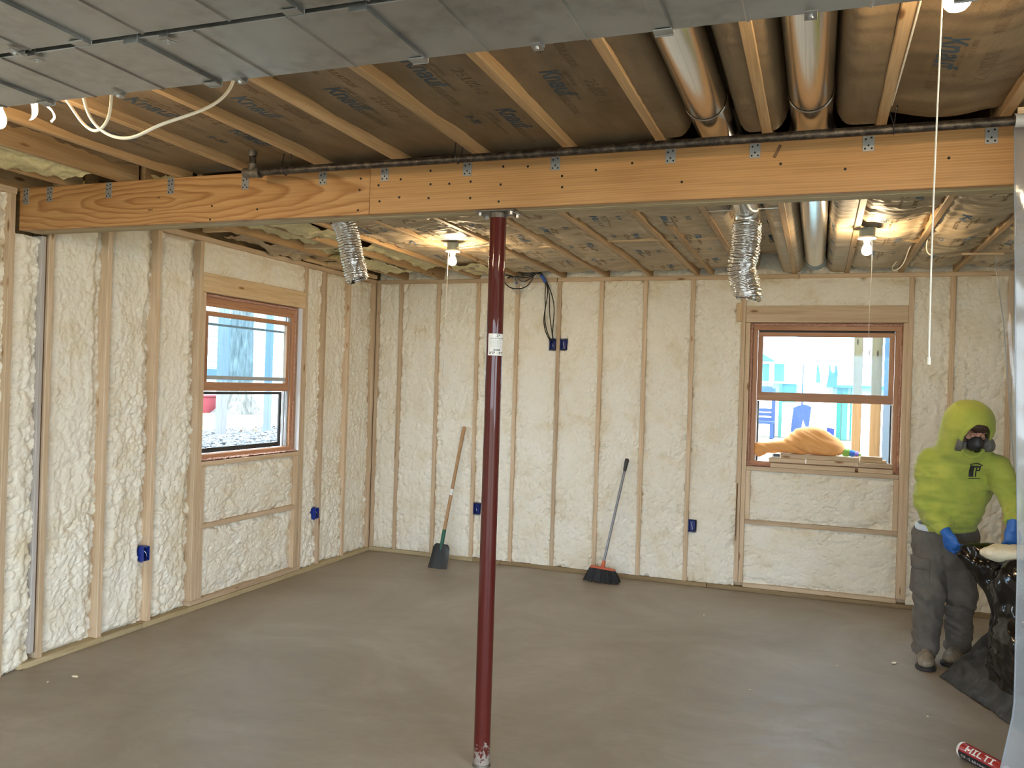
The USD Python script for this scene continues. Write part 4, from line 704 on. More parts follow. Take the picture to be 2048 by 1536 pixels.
dk = grid(lambda u, v: on_can(.017 + .215 * u, math.pi * (1.16 + .42 * (v - .5) * 1.0), cr + .0003), 12, 12); part(fc, 'dark_panel', dk if dk.vertex_normals.mean(0) @ (-side) > 0 else flip(dk), 'can_dark', True)
def fine_text(s, h, e):
    t = meshkit.text_mesh(s, h, .0003, True); v, f = trimesh.remesh.subdivide_to_size(np.asarray(t.vertices), np.asarray(t.faces), e); return trimesh.Trimesh(v, f, process=False)
def can_text(s, h, s0, a_, m, sx=1.0):
    t = fine_text(s, h, .005); v = np.asarray(t.vertices)
    part(fc, 'lettering', trimesh.Trimesh(np.stack([on_can(s0 + x * sx, a_ - y / cr, cr + .0005 + z) for x, y, z in v]), np.asarray(t.faces), process=False), m, False)
can_text('HILTI', .030, .045, math.pi * .86, 'can_white', 1.42); can_text('CF-I 65', .013, .030, math.pi * 1.17, 'can_white', 1.3); can_text('FOAM', .011, .125, math.pi * 1.17, 'can_white', 1.2)
# ================= scraps on the floor
for k, (x, y, s, lb) in enumerate([(.363, -3.948, .022, 'white foam crumb on the floor below the left wall, the larger one there'), (4.80, -1.58, .022, 'flat white foam crumb on the floor left of the worker\'s boots'), (4.897, -2.494, .010, 'tiny white crumb on the floor left of the black bag'), (4.452, -1.791, .009, 'tiny white crumb on the floor in front of the back window'), (3.961, -2.485, .008, 'tiny white crumb alone on the floor mid room'), (3.503, -.955, .012, 'small white crumb on the floor near the back wall, right of the broom'), (.294, -4.069, .010, 'small white crumb on the floor at the far left')]):
    m = trimesh.creation.icosphere(2, 1.0); v = np.asarray(m.vertices); v = v * (1 + .5 * (fbm(v * 2 + k * 9, 3, k)[:, None] - .5)) * [s, s * .55, s * .3]; v = v @ Rot.from_euler('z', k * 50, degrees=True).as_matrix().T
    solo('foam_crumb', trimesh.Trimesh(v + [x, y, -v[:, 2].min()], m.faces, process=False), 'foam_scrap', lb, 'scrap', smooth=True)
# ================= things on the back window's sill
for x0, x1, y0, y1, z0, lb, m in [(3.912, 4.592, .002, .042, 1.0985, 'long spruce offcut lying lowest on the back window sill, at the left', 'spruce_x'), (4.617, 4.882, .002, .042, 1.0985, 'short spruce offcut lying lowest on the back window sill, at the right', 'spruce_x'),
        (3.900, 4.199, .000, .086, 1.1445, 'short spruce offcut with two knots in the sill stack\'s middle layer, at the left', 'spruce_x'), (4.203, 4.612, .002, .086, 1.1445, 'spruce offcut in the centre of the sill stack\'s middle layer', 'spruce_x'), (4.616, 4.880, .001, .086, 1.1445, 'spruce offcut in the sill stack\'s middle layer, at the right under the thin shims', 'spruce_x'),
        (3.992, 4.622, .003, .088, 1.1835, 'long top board of the sill stack, under the orange cloth', 'spruce_x'), (4.632, 4.834, .02, .09, 1.1835, 'lower thin shim at the right end of the sill stack', 'blond_x'), (4.632, 4.802, .03, .09, 1.2085, 'upper thin shim at the right end of the sill stack', 'blond_x')]:
    solo('lumber_offcut', box(x0, x1, y0, y1, z0, z0 + (.0375 if m == 'spruce_x' else .024), .002), m, lb, 'board')
def cloth(P):
    n = (fbm(P * np.array([5, 9, 9]), 3, 4) - .5)
    Q = P + .03 * n[..., None]
    d = smin(el(Q, (4.24, .115, 1.33), (.20, .10, .135)), el(Q, (4.38, .105, 1.285), (.135, .095, .085)), .06)
    d = smin(d, rc(Q, (4.12, .10, 1.295), (3.86, .075, 1.255), .075, .045), .06); d = smin(d, el(Q, (3.815, .068, 1.245), (.062, .05, .068)), .035)
    t = (P[..., 0] - 4.5) * .55 + (P[..., 2] - 1.22)
    d = d + .020 * (ridged(np.stack([P[..., 0] * 2.0 + n * .5, t * 16, P[..., 1] * 3], -1), 2, 3) - .6)
    return smax(d, 1.2215 - P[..., 2] - .06 * np.clip((3.99 - P[..., 0]) * 12, 0, 1), .008)
solo('cloth_bundle', nets(cloth, (3.70, -.03, 1.12), (4.60, .26, 1.52), .0065), 'orange_cloth', 'bunched orange cloth lying on the boards in the open back window', 'cloth', smooth=True)
tp = thing('tape_measure', 'small white and black tape measure on the boards, left end of the window sill', 'tape measure', (3.965, -.0, 1.183))
part(tp, 'body', box(3.925, 3.989, .004, .046, 1.1825, 1.213, .006), 'white_plastic'); part(tp, 'dark_face', box(3.936, 3.987, .0015, .012, 1.193, 1.2175, .002), 'can_dark'); part(tp, 'hook', box(3.918, 3.926, .015, .035, 1.183, 1.188, .001), 'steel')
gc = thing('cloth_bundle', 'small green, blue and violet cloth tucked beside the orange one', 'cloth', (4.58, .10, 1.222))
for k, (x, y, r, m) in enumerate([(4.525, .115, .045, 'green_cloth'), (4.570, .11, .036, 'blue_cloth'), (4.602, .105, .028, 'violet_cloth'), (4.628, .11, .020, 'green_cloth')]):
    part(gc, 'fold', nets(lambda P: el(P, (x, y, 1.235 + r * .35), (r, .04, r * .85)) + .012 * (ridged(P * 18, 2, k) - .5), (x - .07, y - .07, 1.19), (x + .07, y + .07, 1.31), .006), m, True)
# ================= the worker
pv = thing('person', 'worker in a yellow-green hooded sweatshirt and respirator, bending over the black bag', 'person', (5.08, -1.42, 0))
F = np.array([.38, -.925, 0]); Lf = np.array([.925, .38, 0]); RB = np.stack([Lf, F, [0, 0, 1.0]], 1)   # columns: his left, forward, up
fh = np.array([.24, -.80, -.55]); fh /= np.linalg.norm(fh); lh = np.cross([0, 0, 1.0], fh) * -1; lh = np.array([fh[1] * -1, fh[0], 0]); lh /= np.linalg.norm(lh); uh = np.cross(lh, fh) * -1
if uh[2] < 0: uh = -uh
RH = np.stack([lh, fh, uh], 1); HC = np.array([5.190, -1.690, 1.552])
sA, eA, wA = np.array([4.985, -1.555, 1.335]), np.array([4.957, -1.545, 1.070]), np.array([5.060, -1.690, .912])
sB, eB, wB = np.array([5.345, -1.595, 1.325]), np.array([5.432, -1.66, 1.105]), np.array([5.412, -1.78, 1.000])
hA, kA, aA = np.array([5.005, -1.42, .84]), np.array([5.005, -1.485, .48]), np.array([4.998, -1.455, .10])
hB, kB, aB = np.array([5.190, -1.38, .84]), np.array([5.200, -1.41, .465]), np.array([5.205, -1.305, .10])
def head(P):
    q = (P - HC) @ RH; x = np.abs(q[..., 0]); q = np.stack([x, q[..., 1], q[..., 2]], -1)
    d = smin(el(q, (0, -.005, .025), (.074, .094, .093)), el(q, (0, .028, -.058), (.052, .058, .056)), .03)
    d = smin(d, rc(q, (0, .084, .022), (0, .110, -.018), .009, .0145), .012); d = smin(d, rc(q, (.012, .093, -.022), (.013, .096, -.022), .010, .008), .008)
    d = smin(d, rc(q, (.012, .087, .036), (.045, .076, .034), .008, .008), .012)
    d = smax(d, -el(q, (.031, .096, .014), (.016, .016, .010)), .008)
    d = smin(d, el(q, (.040, .066, -.015), (.022, .018, .020)), .015)
    d = smin(d, rc(q, (0, .083, -.052), (.018, .078, -.052), .007, .005), .006); d = smax(d, -el(q, (0, .094, -.0525), (.022, .012, .002)), .003)
    d = smin(d, el(q, (.076, -.008, .002), (.010, .024, .032)), .008)
    return smin(d, rc(q, (0, -.03, -.05), (0, -.075, -.17), .058, .062), .03)
def hand_sdf(P, w, d, n, curl, side, spread=.0, off=0.):
    """w wrist, d towards the fingers, n out of the back of the hand, side +1/-1: where the thumb sits along d x n"""
    d = np.array(d, float); d /= np.linalg.norm(d); n = np.array(n, float); n -= d * (n @ d); n /= np.linalg.norm(n); a = np.cross(d, n) * side; w = np.array(w, float)
    R = np.stack([a, d, n], 1)
    f = smin(el(P, w + d * .052, (.043, .056, .020), R), rc(P, w - d * .035, w + d * .02, .033, .031), .015)
    for k, (o, L) in enumerate(((.031, .074), (.0105, .084), (-.0105, .079), (-.030, .062))):
        p = w + d * .092 + a * o; ang = 0.; dr = d + a * o * spread
        for j, fr in enumerate((.44, .32, .24)):
            ang += curl[min(j, len(curl) - 1)] + .05 * k; q = p + (dr * np.cos(ang) - n * np.sin(ang)) * L * fr; r = .0098 - .0009 * j
            f = smin(f, rc(P, p, q, r, r - .0008), .004 if j else .008); p = q
    p = w + d * .028 + a * .036; q = p + d * .034 + a * .022 - n * .016; r = q + d * .030 + a * .002 - n * .016
    f = smin(f, rc(P, p, q, .0135, .0115), .010); f = smin(f, rc(P, q, r, .0112, .0095), .004)
    return f - off
handA = dict(w=wA + [.008, -.012, -.016], d=(.42, -.42, -.80), n=(-.62, -.70, .05), curl=(.55, .95, .8), side=1)
handB = dict(w=wB + [-.002, -.008, -.02], d=(-.12, -.22, -.95), n=(.25, -.95, .1), curl=(.22, .35, .3), side=-1, spread=9.)
def body(P):
    d = smin(el(P, (5.165, -1.525, 1.22), (.165, .10, .19), RB), el(P, (5.10, -1.41, .92), (.15, .10, .14), RB), .08)
    d = smin(d, rc(P, (5.16, -1.57, 1.36), (5.175, -1.63, 1.46), .07, .058), .04)
    for s, e, w in ((sA, eA, wA), (sB, eB, wB)): d = smin(d, smin(rc(P, s, e, .052, .042), rc(P, e, w, .042, .029), .02), .03)
    for h, k, a in ((hA, kA, aA), (hB, kB, aB)): d = smin(d, smin(rc(P, h, k, .085, .058), rc(P, k, a, .058, .042), .03), .04)
    return d
for a, to in ((aA, (-.12, -.99)), (aB, (-.2, -.98))): pass
bmesh = join([nets(body, (4.80, -1.95, .06), (5.58, -1.18, 1.50), .012), nets(head, HC - .22, HC + .19, .0048), nets(lambda P: hand_sdf(P, **handA, off=-.0025), wA - .10, wA + [.14, .10, .07], .0045), nets(lambda P: hand_sdf(P, **handB, off=-.0025), wB - [.12, .14, .20], wB + [.12, .08, .06], .0045)])
bd = part(pv, 'body', bmesh, 'skin', True)
for s in (-1, 1):
    e = HC + RH @ np.array([s * .031, .0835, .014]); m = trimesh.creation.icosphere(2, .0112); part(bd, 'eye', shift(m, e), 'eye_white', True)
    part(bd, 'eyelid', nets(lambda P: (lambda q: smax(smax(np.linalg.norm(q - [s * .031, .0835, .014], axis=-1) - .0130, -(q[..., 2] - .0085), .002), -(np.linalg.norm(q - [s * .031, .0835, .014], axis=-1) - .0108), .0008))((P - HC) @ RH), e - .018, e + .018, .0016), 'skin', True)
part(bd, 'eyebrow', [tube([HC + RH @ np.array([s * .014, .094, .041]), HC + RH @ np.array([s * .030, .0915, .045]), HC + RH @ np.array([s * .047, .081, .040])], [.0035, .0045, .003], 6) for s in (-1, 1)], 'hair_brown')
def hair(P):
    q = (P - HC) @ RH; d = el(q, (0, -.012, .036), (.080, .100, .090)) + .010 * (ridged(np.stack([q[..., 0] * 40, q[..., 1] * 12, q[..., 2] * 12], -1), 2, 2) - .5)
    d = smin(d, el(q, (0, .075, .070), (.052, .028, .030)), .02)
    return smax(d, (.036 - q[..., 2]) * .9 + (q[..., 1] - .02) * .20 - .022, .01)
part(bd, 'hair', nets(hair, HC - .15, HC + .17, .006), 'hair_brown', True)
HOC = np.array([5.178, -1.655, 1.572]); FO = HC + RH @ np.array([0, .155, -.012])
def hoodie_raw(P, fine=True):
    d = smin(el(P, (5.165, -1.525, 1.235), (.205, .135, .195), RB), el(P, (5.118, -1.475, 1.02), (.185, .155, .17), RB), .10)
    d = smin(d, el(P, (5.168, -1.58, 1.405), (.165, .125, .085), RB), .06)
    for s, e, w, ra in ((sA, eA, wA, .082), (sB, eB, wB, .080)):
        d = smin(d, smin(rc(P, s, e, ra, .066), rc(P, e, w, .068, .046), .03), .045)
    hn = ridged(np.stack([(P @ Lf) * 9, (P @ F) * 7, P[..., 2] * 4], -1), 2, 91); hd = smin(el(P, HOC, (.150, .160, .163)) - .014 * (hn - .6), el(P, HOC + [-.03, .06, -.10], (.13, .12, .13)), .06)
    d = smin(d, hd, .05)
    # folds: sleeves bunch, the body drapes
    wv = .7 * (fbm(P * 5, 2, 77)[..., None] - .5); n = ridged(np.stack([(P @ Lf) * 6 - P[..., 2] * 4, (P @ F) * 6, P[..., 2] * 15], -1) + wv, 2, 11); n2 = ridged(np.stack([(P @ Lf) * 8 + P[..., 2] * 6, (P @ F) * 8, P[..., 2] * 2.5], -1) + wv, 2, 21)
    d = d - .026 * (n - .62) * np.clip((1.45 - P[..., 2]) * 5, .25, 1) - .030 * (n2 - .62) * np.clip((1.42 - P[..., 2]) * 6, .3, 1)
    return d
def hoodie(P):
    d = hoodie_raw(P)
    q = (P - FO) @ RH; e = el(q, (0, 0, 0), (.088, .15, .118)); d = d + .005 * np.exp(-((e - .024) / .005)**2) - .003 * np.exp(-((e - .010) / .008)**2); d = smax(d, -e, .008)
    d = smax(d, -el(P, HC + RH @ np.array([0, .0, -.005]), (.098, .118, .120), RH), .010)
    # hem, cuffs, pouch
    d = np.where(P[..., 2] > .885 - .0 , d, 1.0) if False else smax(d, .888 + .05 * (P[..., 0] - 5.10) * -1 - P[..., 2] - .30 * np.clip(np.minimum(np.linalg.norm(P - wA, axis=-1), 9) < .16, 0, 1), .006)
    for e, w in ((eA, wA), (eB, wB)):
        v = (w - e) / np.linalg.norm(w - e); near = np.linalg.norm(P - w, axis=-1) < .13; d = np.where(near, smax(d, (P - w) @ v - .004, .006), d)
    return d
part(pv, 'hoodie', nets(hoodie, (4.80, -1.98, .82), (5.58, -1.22, 1.78), .0085), 'hivis', True)
rim = []
for t in np.linspace(0, 2 * np.pi, 40): rim.append(FO + RH @ np.array([.101 * np.cos(t), -.062 + .012 * np.sin(t), .132 * np.sin(t)]))
for nme, c, v in (('cuff', wA, wA - eA), ('cuff', wB, wB - eB)):
    v = v / np.linalg.norm(v); part(pv, nme, tube([c - v * .05, c - v * .035, c - v * .005, c + v * .004], [.050, .049, .043, .038], 24), 'hivis', 40)
bands = [(4.8, 0)]
part(pv, 'hem_band', nets(lambda P: smax(smax(el(P, (5.108, -1.452, .93), (.176, .142, .17), RB), np.abs(P[..., 2] - .900 - .05 * (P[..., 0] - 5.1)) - .022, .012), -el(P, (5.108, -1.452, .93), (.15, .12, .16), RB), .004), (4.86, -1.68, .84), (5.36, -1.22, .97), .0085), 'hivis', True)
part(pv, 'shirt_hem', nets(lambda P: smax(smax(el(P, (5.080, -1.43, .905), (.176, .135, .16), RB), np.abs(P[..., 2] - .893) - .020, .01), -el(P, (5.085, -1.43, .90), (.15, .11, .15), RB), .004), (4.86, -1.66, .82), (5.34, -1.20, .93), .009), 'white_cloth', True)
def trousers(P):
    d = smin(el(P, (5.098, -1.40, .83), (.180, .135, .15), RB), rc(P, (5.095, -1.40, .72), (5.098, -1.40, .60), .15, .10), .05)
    for h, k, a, in ((hA, kA, aA), (hB, kB, aB)): d = smin(d, smin(rc(P, h, k, .108, .086), rc(P, k, a, .086, .076), .05), .03)
    wv = .8 * (fbm(P * 5, 2, 78)[..., None] - .5); n = ridged(np.stack([P[..., 0] * 12, P[..., 1] * 12, P[..., 2] * 6 + P[..., 0] * 9], -1) + wv, 2, 31); n2 = ridged(np.stack([P[..., 0] * 7, P[..., 1] * 7, P[..., 2] * 20 + P[..., 0] * 8], -1) + wv, 2, 41)
    d = d - .026 * (n - .6) - .028 * (n2 - .6) * np.clip((.62 - P[..., 2]) * 3, .2, 1)
    d = smax(d, P[..., 2] - .925, .008)
    return smax(d, .062 + .012 * np.sin(P[..., 0] * 30) - P[..., 2], .012)
tr = part(pv, 'trousers', nets(trousers, (4.82, -1.68, .03), (5.38, -1.16, .96), .009), 'trouser', True)
def pocket(P, z0, z1, y0, gr):
    d = trousers(P) - gr; q = np.maximum(np.abs(P[..., 2] - (z0 + z1) / 2) - (z1 - z0) / 2, np.abs(P[..., 1] - y0) - .075)
    return smax(smax(d, q, .012), P[..., 0] - 5.0, .01)
part(tr, 'cargo_pocket', nets(lambda P: pocket(P, .46, .63, -1.49, .013), (4.82, -1.62, .42), (5.03, -1.38, .68), .008), 'trouser', True)
part(tr, 'pocket_flap', nets(lambda P: pocket(P, .625, .70, -1.49, .018), (4.82, -1.62, .58), (5.03, -1.38, .74), .008), 'trouser', True)
for a, to in ((aA, (-.10, -.995)), (aB, (-.38, -.92))):
    g_ = np.array([a[0], a[1], 0]); t_ = np.array([to[0], to[1], 0]); s_ = np.array([-t_[1], t_[0], 0])
    def boot(P, g_=g_, t_=t_, s_=s_):
        q = np.stack([(P - g_) @ s_, (P - g_) @ t_, P[..., 2]], -1)
        d = smin(rc(q, (0, -.03, .055), (0, .10, .050), .047, .047), el(q, (0, .150, .048), (.049, .070, .042)), .03); d = smin(d, rc(q, (0, .005, .07), (0, -.012, .17), .050, .052), .05); d = smin(d, rc(q, (0, .02, .115), (0, .10, .078), .024, .022), .03); d = d - .003 * (np.abs(q[..., 1] - .125) < .006)
        d = d + .006 * (ridged(q * np.array([14, 26, 20]), 2, 5) - .5) * np.clip((q[..., 1]) * 10, 0, 1)
        return smax(d, .022 - P[..., 2], .006)
    b_ = part(pv, 'boot', nets(boot, g_ + [-.26, -.28, 0], g_ + [.26, .16, .24], .0075), 'boot_tan', True)
    for k in range(4):
        y_, z_ = .035 + .022 * k, .131 - .0115 * k; part(b_, 'lace', tube([g_ + s_ * x_ + t_ * (y_ + .006 * (-1)**k) + [0, 0, z_ - abs(x_) * .35] for x_ in (-.030, -.012, .012, .030)], .0035, 6), 'boot_sole')
    def sole(P, g_=g_, t_=t_, s_=s_):
        q = np.stack([(P - g_) @ s_, (P - g_) @ t_], -1); u = np.clip((q[..., 1] + .055) / .265, 0, 1)
        d = np.maximum(np.abs(q[..., 0]) - (.041 + .010 * np.sin(u * 3.1)), np.abs(q[..., 1] - .075) - .137); d = np.where(q[..., 1] > .14, np.sqrt((q[..., 0] * 1.25)**2 + (q[..., 1] - .14)**2) - .078, d)
        return smax(d, np.abs(P[..., 2] - .0135) - .0125, .005)
    part(b_, 'sole', nets(sole, g_ + [-.26, -.28, -.01], g_ + [.26, .16, .04], .006), 'boot_sole', True)
for hd in (handA, handB):
    w = np.array(hd['w']); part(pv, 'glove', nets(lambda P: hand_sdf(P, **hd), w - [.14, .15, .20], w + [.15, .12, .07], .0042), 'glove_blue', True)
# respirator: black facepiece, two round side filters, straps
def onh(x, y, z): return HC + RH @ np.array([x, y, z])
rp = part(pv, 'respirator', nets(lambda P: (lambda q: smax(smin(el(q, (0, .085, -.045), (.052, .045, .050)), rc(q, (0, .10, -.005), (0, .115, -.03), .022, .028), .02), -el(q, (0, .02, -.03), (.055, .065, .07)), .006))((P - HC) @ RH), HC - .22, HC + .2, .006), 'mask_grey', True)
part(rp, 'exhale_valve', [tube([onh(0, .12, -.055), onh(0, .139, -.062)], [.022, .019], 20)], 'black_plastic')
for s in (-1, 1):
    part(rp, 'filter', tube([onh(s * .050, .088, -.055), onh(s * .064, .083, -.057), onh(s * .074, .080, -.058), onh(s * .098, .070, -.060), onh(s * .104, .068, -.060)], [.020, .026, .044, .046, .040], 26), 'filter_grey', 30)
    part(rp, 'strap', tube(spline([onh(s * .045, .085, -.02), onh(s * .075, .03, -.005), onh(s * .084, -.04, .01)], 12), .006, 6), 'black_plastic')
# chest print, laid on the cloth
def lay(m, c, n, offs=.0016):
    n = np.array(n, float); n /= np.linalg.norm(n); x = np.cross(n, [0, 0, 1.0]) * -1; x /= np.linalg.norm(x); y = np.cross(n, x)
    if y[2] < 0: y = -y
    v = np.asarray(m.vertices); p = np.array(c) + n * .10 + v[:, :1] * x + v[:, 1:2] * y
    for _ in range(40): p = p - n * (hoodie_raw(p)[:, None] - offs) * .8
    return trimesh.Trimesh(p, m.faces, process=False)
NC, CC = (.30, -.95, .05), (5.225, -1.66, 1.300)
def flat(x0, x1, y0, y1, n=10): return grid(lambda u, v: np.stack([x0 + (x1 - x0) * u, y0 + (y1 - y0) * v, 0 * u], -1), n, n)
arc = [grid(lambda u, v, a=a: np.stack([(.055 + .010 * v) * np.sin(a + .07 * u), -.020 + (.055 + .010 * v) * np.cos(a + .07 * u), 0 * u], -1), 3, 3) for a in np.linspace(-.66, .62, 13)]
part(pv, 'chest_print', [lay(m, CC, NC) for m in arc + [flat(-.034, -.004, -.045, .026), flat(-.004, .030, .014, .026), flat(.006, .014, -.045, .014, 8), flat(.014, .028, -.008, -.001, 6), flat(.023, .030, -.008, .014, 6), flat(-.036, .040, -.056, -.052)]], 'ink', True)
# ================= the black bag he fills
bg = thing('trash_bag', 'large black plastic bag being filled by the worker, dusty grey flap on the floor', 'bag', (5.55, -2.0, 0))
tip, dl = np.array([5.05, -1.742]), np.array([.342, -.940]); nl = np.array([-.940, -.342])
def crease(P):
    wv = .6 * (fbm(P * 4, 2, 71)[..., None] - .5)
    n = ridged(np.stack([P[..., 0] * 4 + P[..., 2] * 3, P[..., 1] * 4, P[..., 2] * 6], -1) + wv, 3, 51); n1 = ridged(np.stack([(P[..., 0] + P[..., 2] * .8) * 11, P[..., 1] * 7, (P[..., 2] - P[..., 0]) * 3], -1) + wv, 2, 61)
    return .034 * (n - .6) + .030 * (n1 - .62)
def wedge(P):
    q = P[..., :2] - tip; t = q @ dl; s_ = q @ nl
    d = smax(s_ * .80 + P[..., 2] * .60, P[..., 2] - .34 - .06 * np.sin(t * 7), .05)
    d = smax(d, -t * .75 - P[..., 2] * -.25 - .01, .03); d = smax(d, t - .95, .05); return smax(d, -s_ - .55, .05)
def bag(P):
    d = smin(el(P, (5.68, -2.06, .30), (.42, .44, .40)), el(P, (5.60, -1.98, .64), (.33, .30, .28)), .08)
    d = smin(d, wedge(P) + .012, .05)
    d = smin(d, rc(P, (5.56, -1.94, .78), (5.118, -1.79, .835), .16, .012), .06); d = smin(d, rc(P, (5.56, -1.98, .56), (5.14, -1.82, .79), .22, .025), .05)
    d = d - crease(P)
    d = smax(d, P[..., 2] - .862 - .02 * np.sin(P[..., 0] * 17), .012)
    d = smax(d, -el(P, (5.55, -1.95, .92), (.30, .20, .16)), .012)
    return smax(d, .002 - P[..., 2], .006)
part(bg, 'bag', nets(bag, (4.98, -2.72, -.02), (6.14, -1.56, .92), .0105), 'bag_black', True)
def flap(P):
    d = smax(wedge(P) - .4 * crease(P) - .004, P[..., 0] - 5.40 + .25 * (P[..., 2] - .1), .02)
    return smax(smax(d, .003 - P[..., 2], .004), -(wedge(P) - .4 * crease(P) + .016), .003)
part(bg, 'dusty_flap', nets(flap, (4.98, -2.72, -.01), (5.46, -1.66, .46), .0085), 'bag_dusty', True)
for k, (c, r, lb) in enumerate([((5.43, -1.93, .835), (.21, .10, .055), 'long slab of cream trimmed foam sticking out of the black bag, under the worker\'s hand'), ((5.60, -2.00, .82), (.15, .12, .06), 'second lump of cream trimmed foam deeper in the black bag')]):
    solo('foam_offcut', nets(lambda P: el(P, c, r) - .02 * (popcorn(P[..., 0], P[..., 1] + P[..., 2] * .7, .05, 5 + k) - .4), np.array(c) - np.array(r) - .05, np.array(c) + np.array(r) + .05, .008), 'foam_scrap', lb, 'foam scrap', smooth=True)
# ================= plastic sheeting
zs = np.array([0, .2, .44, .65, 1.2, 2.0, 2.76]); xs = np.array([4.84, 4.885, 4.93, 4.965, 4.962, 4.935, 4.912])
def near_sheet(u, v):
    z = .0 + v * 2.76; x0 = np.interp(z, zs, xs); x = x0 + u * (6.95 - x0); Q = np.stack([x * 2, z * .5, x * 0], -1)
    y = -4.215 + .035 * np.sin(x * 13 + 1.5 * noise(Q, 3)) + .02 * (fbm(np.stack([x * 5, z * 1.2, x * 0], -1), 3, 5) - .5) + .010 * ridged(np.stack([x * 9 + z * 3, z * 4, x * 0], -1), 2, 8) - .10 * np.clip(.6 - z, 0, 1)**2 - .02
    return np.stack([x, y, z + .002], -1)
ps = thing('plastic_sheet', 'milky plastic sheet hung from the beam at the right edge of the view', 'plastic sheet', (5.9, -4.22, 0))
part(ps, 'film', grid(near_sheet, 190, 150), 'film_milky', True)
part(ps, 'edge_fold', tube([(np.interp(z, zs, xs) + .001, near_sheet(np.array([0.]), np.array([z / 2.76]))[0, 1], z + .004) for z in np.linspace(0.01, 2.74, 50)], .0030, 6), 'film_milky', True)
part(ps, 'hem_strip', box(4.912, 6.9, -4.2495, -4.2445, 2.735, 2.765, .001), 'spruce_x')
def far_sheet(u, v):
    z = v * 2.75; x0 = np.interp(z, [0, 1.2, 2.3, 2.6, 2.75], [5.70, 5.575, 5.475, 5.43, 5.41]); x = x0 + u * (7.2 - x0)
    y = -.95 + .03 * np.sin(x * 15 + z * 1.4) + .03 * (fbm(np.stack([x * 4, z * 1.5, x * 0], -1), 3, 15) - .5)
    return np.stack([x, y, z + .002], -1)
fs = thing('plastic_sheet', 'thin clear plastic sheet hanging from the joists behind the worker', 'plastic sheet', (6.3, -.95, 0))
part(fs, 'film', grid(far_sheet, 90, 80), 'film_clear', True)
part(fs, 'edge_fold', tube([(np.interp(z, [0, 1.2, 2.3, 2.6, 2.75], [5.70, 5.575, 5.475, 5.43, 5.41]), far_sheet(np.array([0.]), np.array([z / 2.75]))[0, 1], z) for z in np.linspace(.01, 2.74, 40)], .0035, 6), 'film_milky', True)
part(fs, 'lath', bar((5.20, -1.0, 2.757), (5.46, -1.0, 2.752), .03, .012), 'spruce_x')
# ================= outdoors
yd = thing('yard', kind='structure')
part(yd, 'ground', box(-45, -.16, -25, 60, .2, 1.0, .01), 'ground_soil'); part(yd, 'ground', box(-.16, 45, .16, 60, .2, .998, .01), 'ground_soil'); part(yd, 'ground', box(-20, 30, -60, YN - .15, -.3, -.06, .01), 'ground_soil'); part(yd, 'ground', box(XR + .15, 45, -5.8, .16, .0, .6, .01), 'ground_soil'); part(yd, 'ground', box(XR + .15, 45, YN - .15, -5.8, -.3, -.06, .01), 'ground_soil')
def lawnf(u, v):
    x, y = -3.25 - u * 26, -8 + v * 44; return np.stack([x, y, 1.004 + .03 * fbm(np.stack([x * .8, y * .8, x * 0], -1), 3, 2)], -1)
g = grid(lawnf, 60, 80); part(yd, 'lawn', g if g.face_normals[:, 2].mean() > 0 else flip(g), 'lawn', True)
rng = np.random.default_rng(12)
gv = UsdGeom.PointInstancer.Define(stage, '/World/gravel'); gv.GetPrim().SetCustomDataByKey('kind', 'stuff')
_data(gv.GetPrim(), 'bed of blue-grey pebbles outside the left window', 'gravel')
protos = []
for k in range(4):
    m = trimesh.creation.icosphere(1, 1.0); v = np.asarray(m.vertices); v = v * (1 + .4 * (noise(v * 1.3 + k * 5, k)[:, None] - .5)) * [.034, .026, .016]
    usdkit.mesh(stage, f'/World/gravel/pebble_{k:03d}', trimesh.Trimesh(v, m.faces, process=False), M['pebble'], True); protos.append(f'/World/gravel/pebble_{k:03d}')
gv.CreatePrototypesRel().SetTargets([Sdf.Path(p) for p in protos]); N = 5200
px, py_ = rng.uniform(-3.3, -.3, N), rng.uniform(-2.5, 3.4, N)
gv.CreatePositionsAttr(Vt.Vec3fArray([Gf.Vec3f(float(a), float(b), float(c)) for a, b, c in zip(px, py_, 1.008 + rng.uniform(0, .02, N))]))
gv.CreateProtoIndicesAttr(Vt.IntArray([int(k) for k in rng.integers(0, 4, N)]))
qs = [Rot.from_euler('zx', [a, b]).as_quat() for a, b in zip(rng.uniform(0, 6.28, N), rng.normal(0, .25, N))]
gv.CreateOrientationsAttr(Vt.QuathArray([Gf.Quath(float(q[3]), float(q[0]), float(q[1]), float(q[2])) for q in qs]))
gv.CreateScalesAttr(Vt.Vec3fArray([Gf.Vec3f(float(s)) for s in rng.uniform(.55, 1.25, N)]))
for x, y, lb in ((-2.70, 1.40, 'left one of two orange fallen leaves on the pebbles'), (-2.63, 1.57, 'right one of two orange fallen leaves on the pebbles')):
    solo('fallen_leaf', sheet(grid(lambda u, v: np.stack([x + .05 * (u - .5), y + .075 * (v - .5) * np.sin(np.pi * np.clip(u, .05, .95)), 1.045 + .016 * np.sin(u * 4) * np.cos(v * 3)], -1), 9, 9), .001), 'leaf_orange', lb, 'leaf', smooth=True)
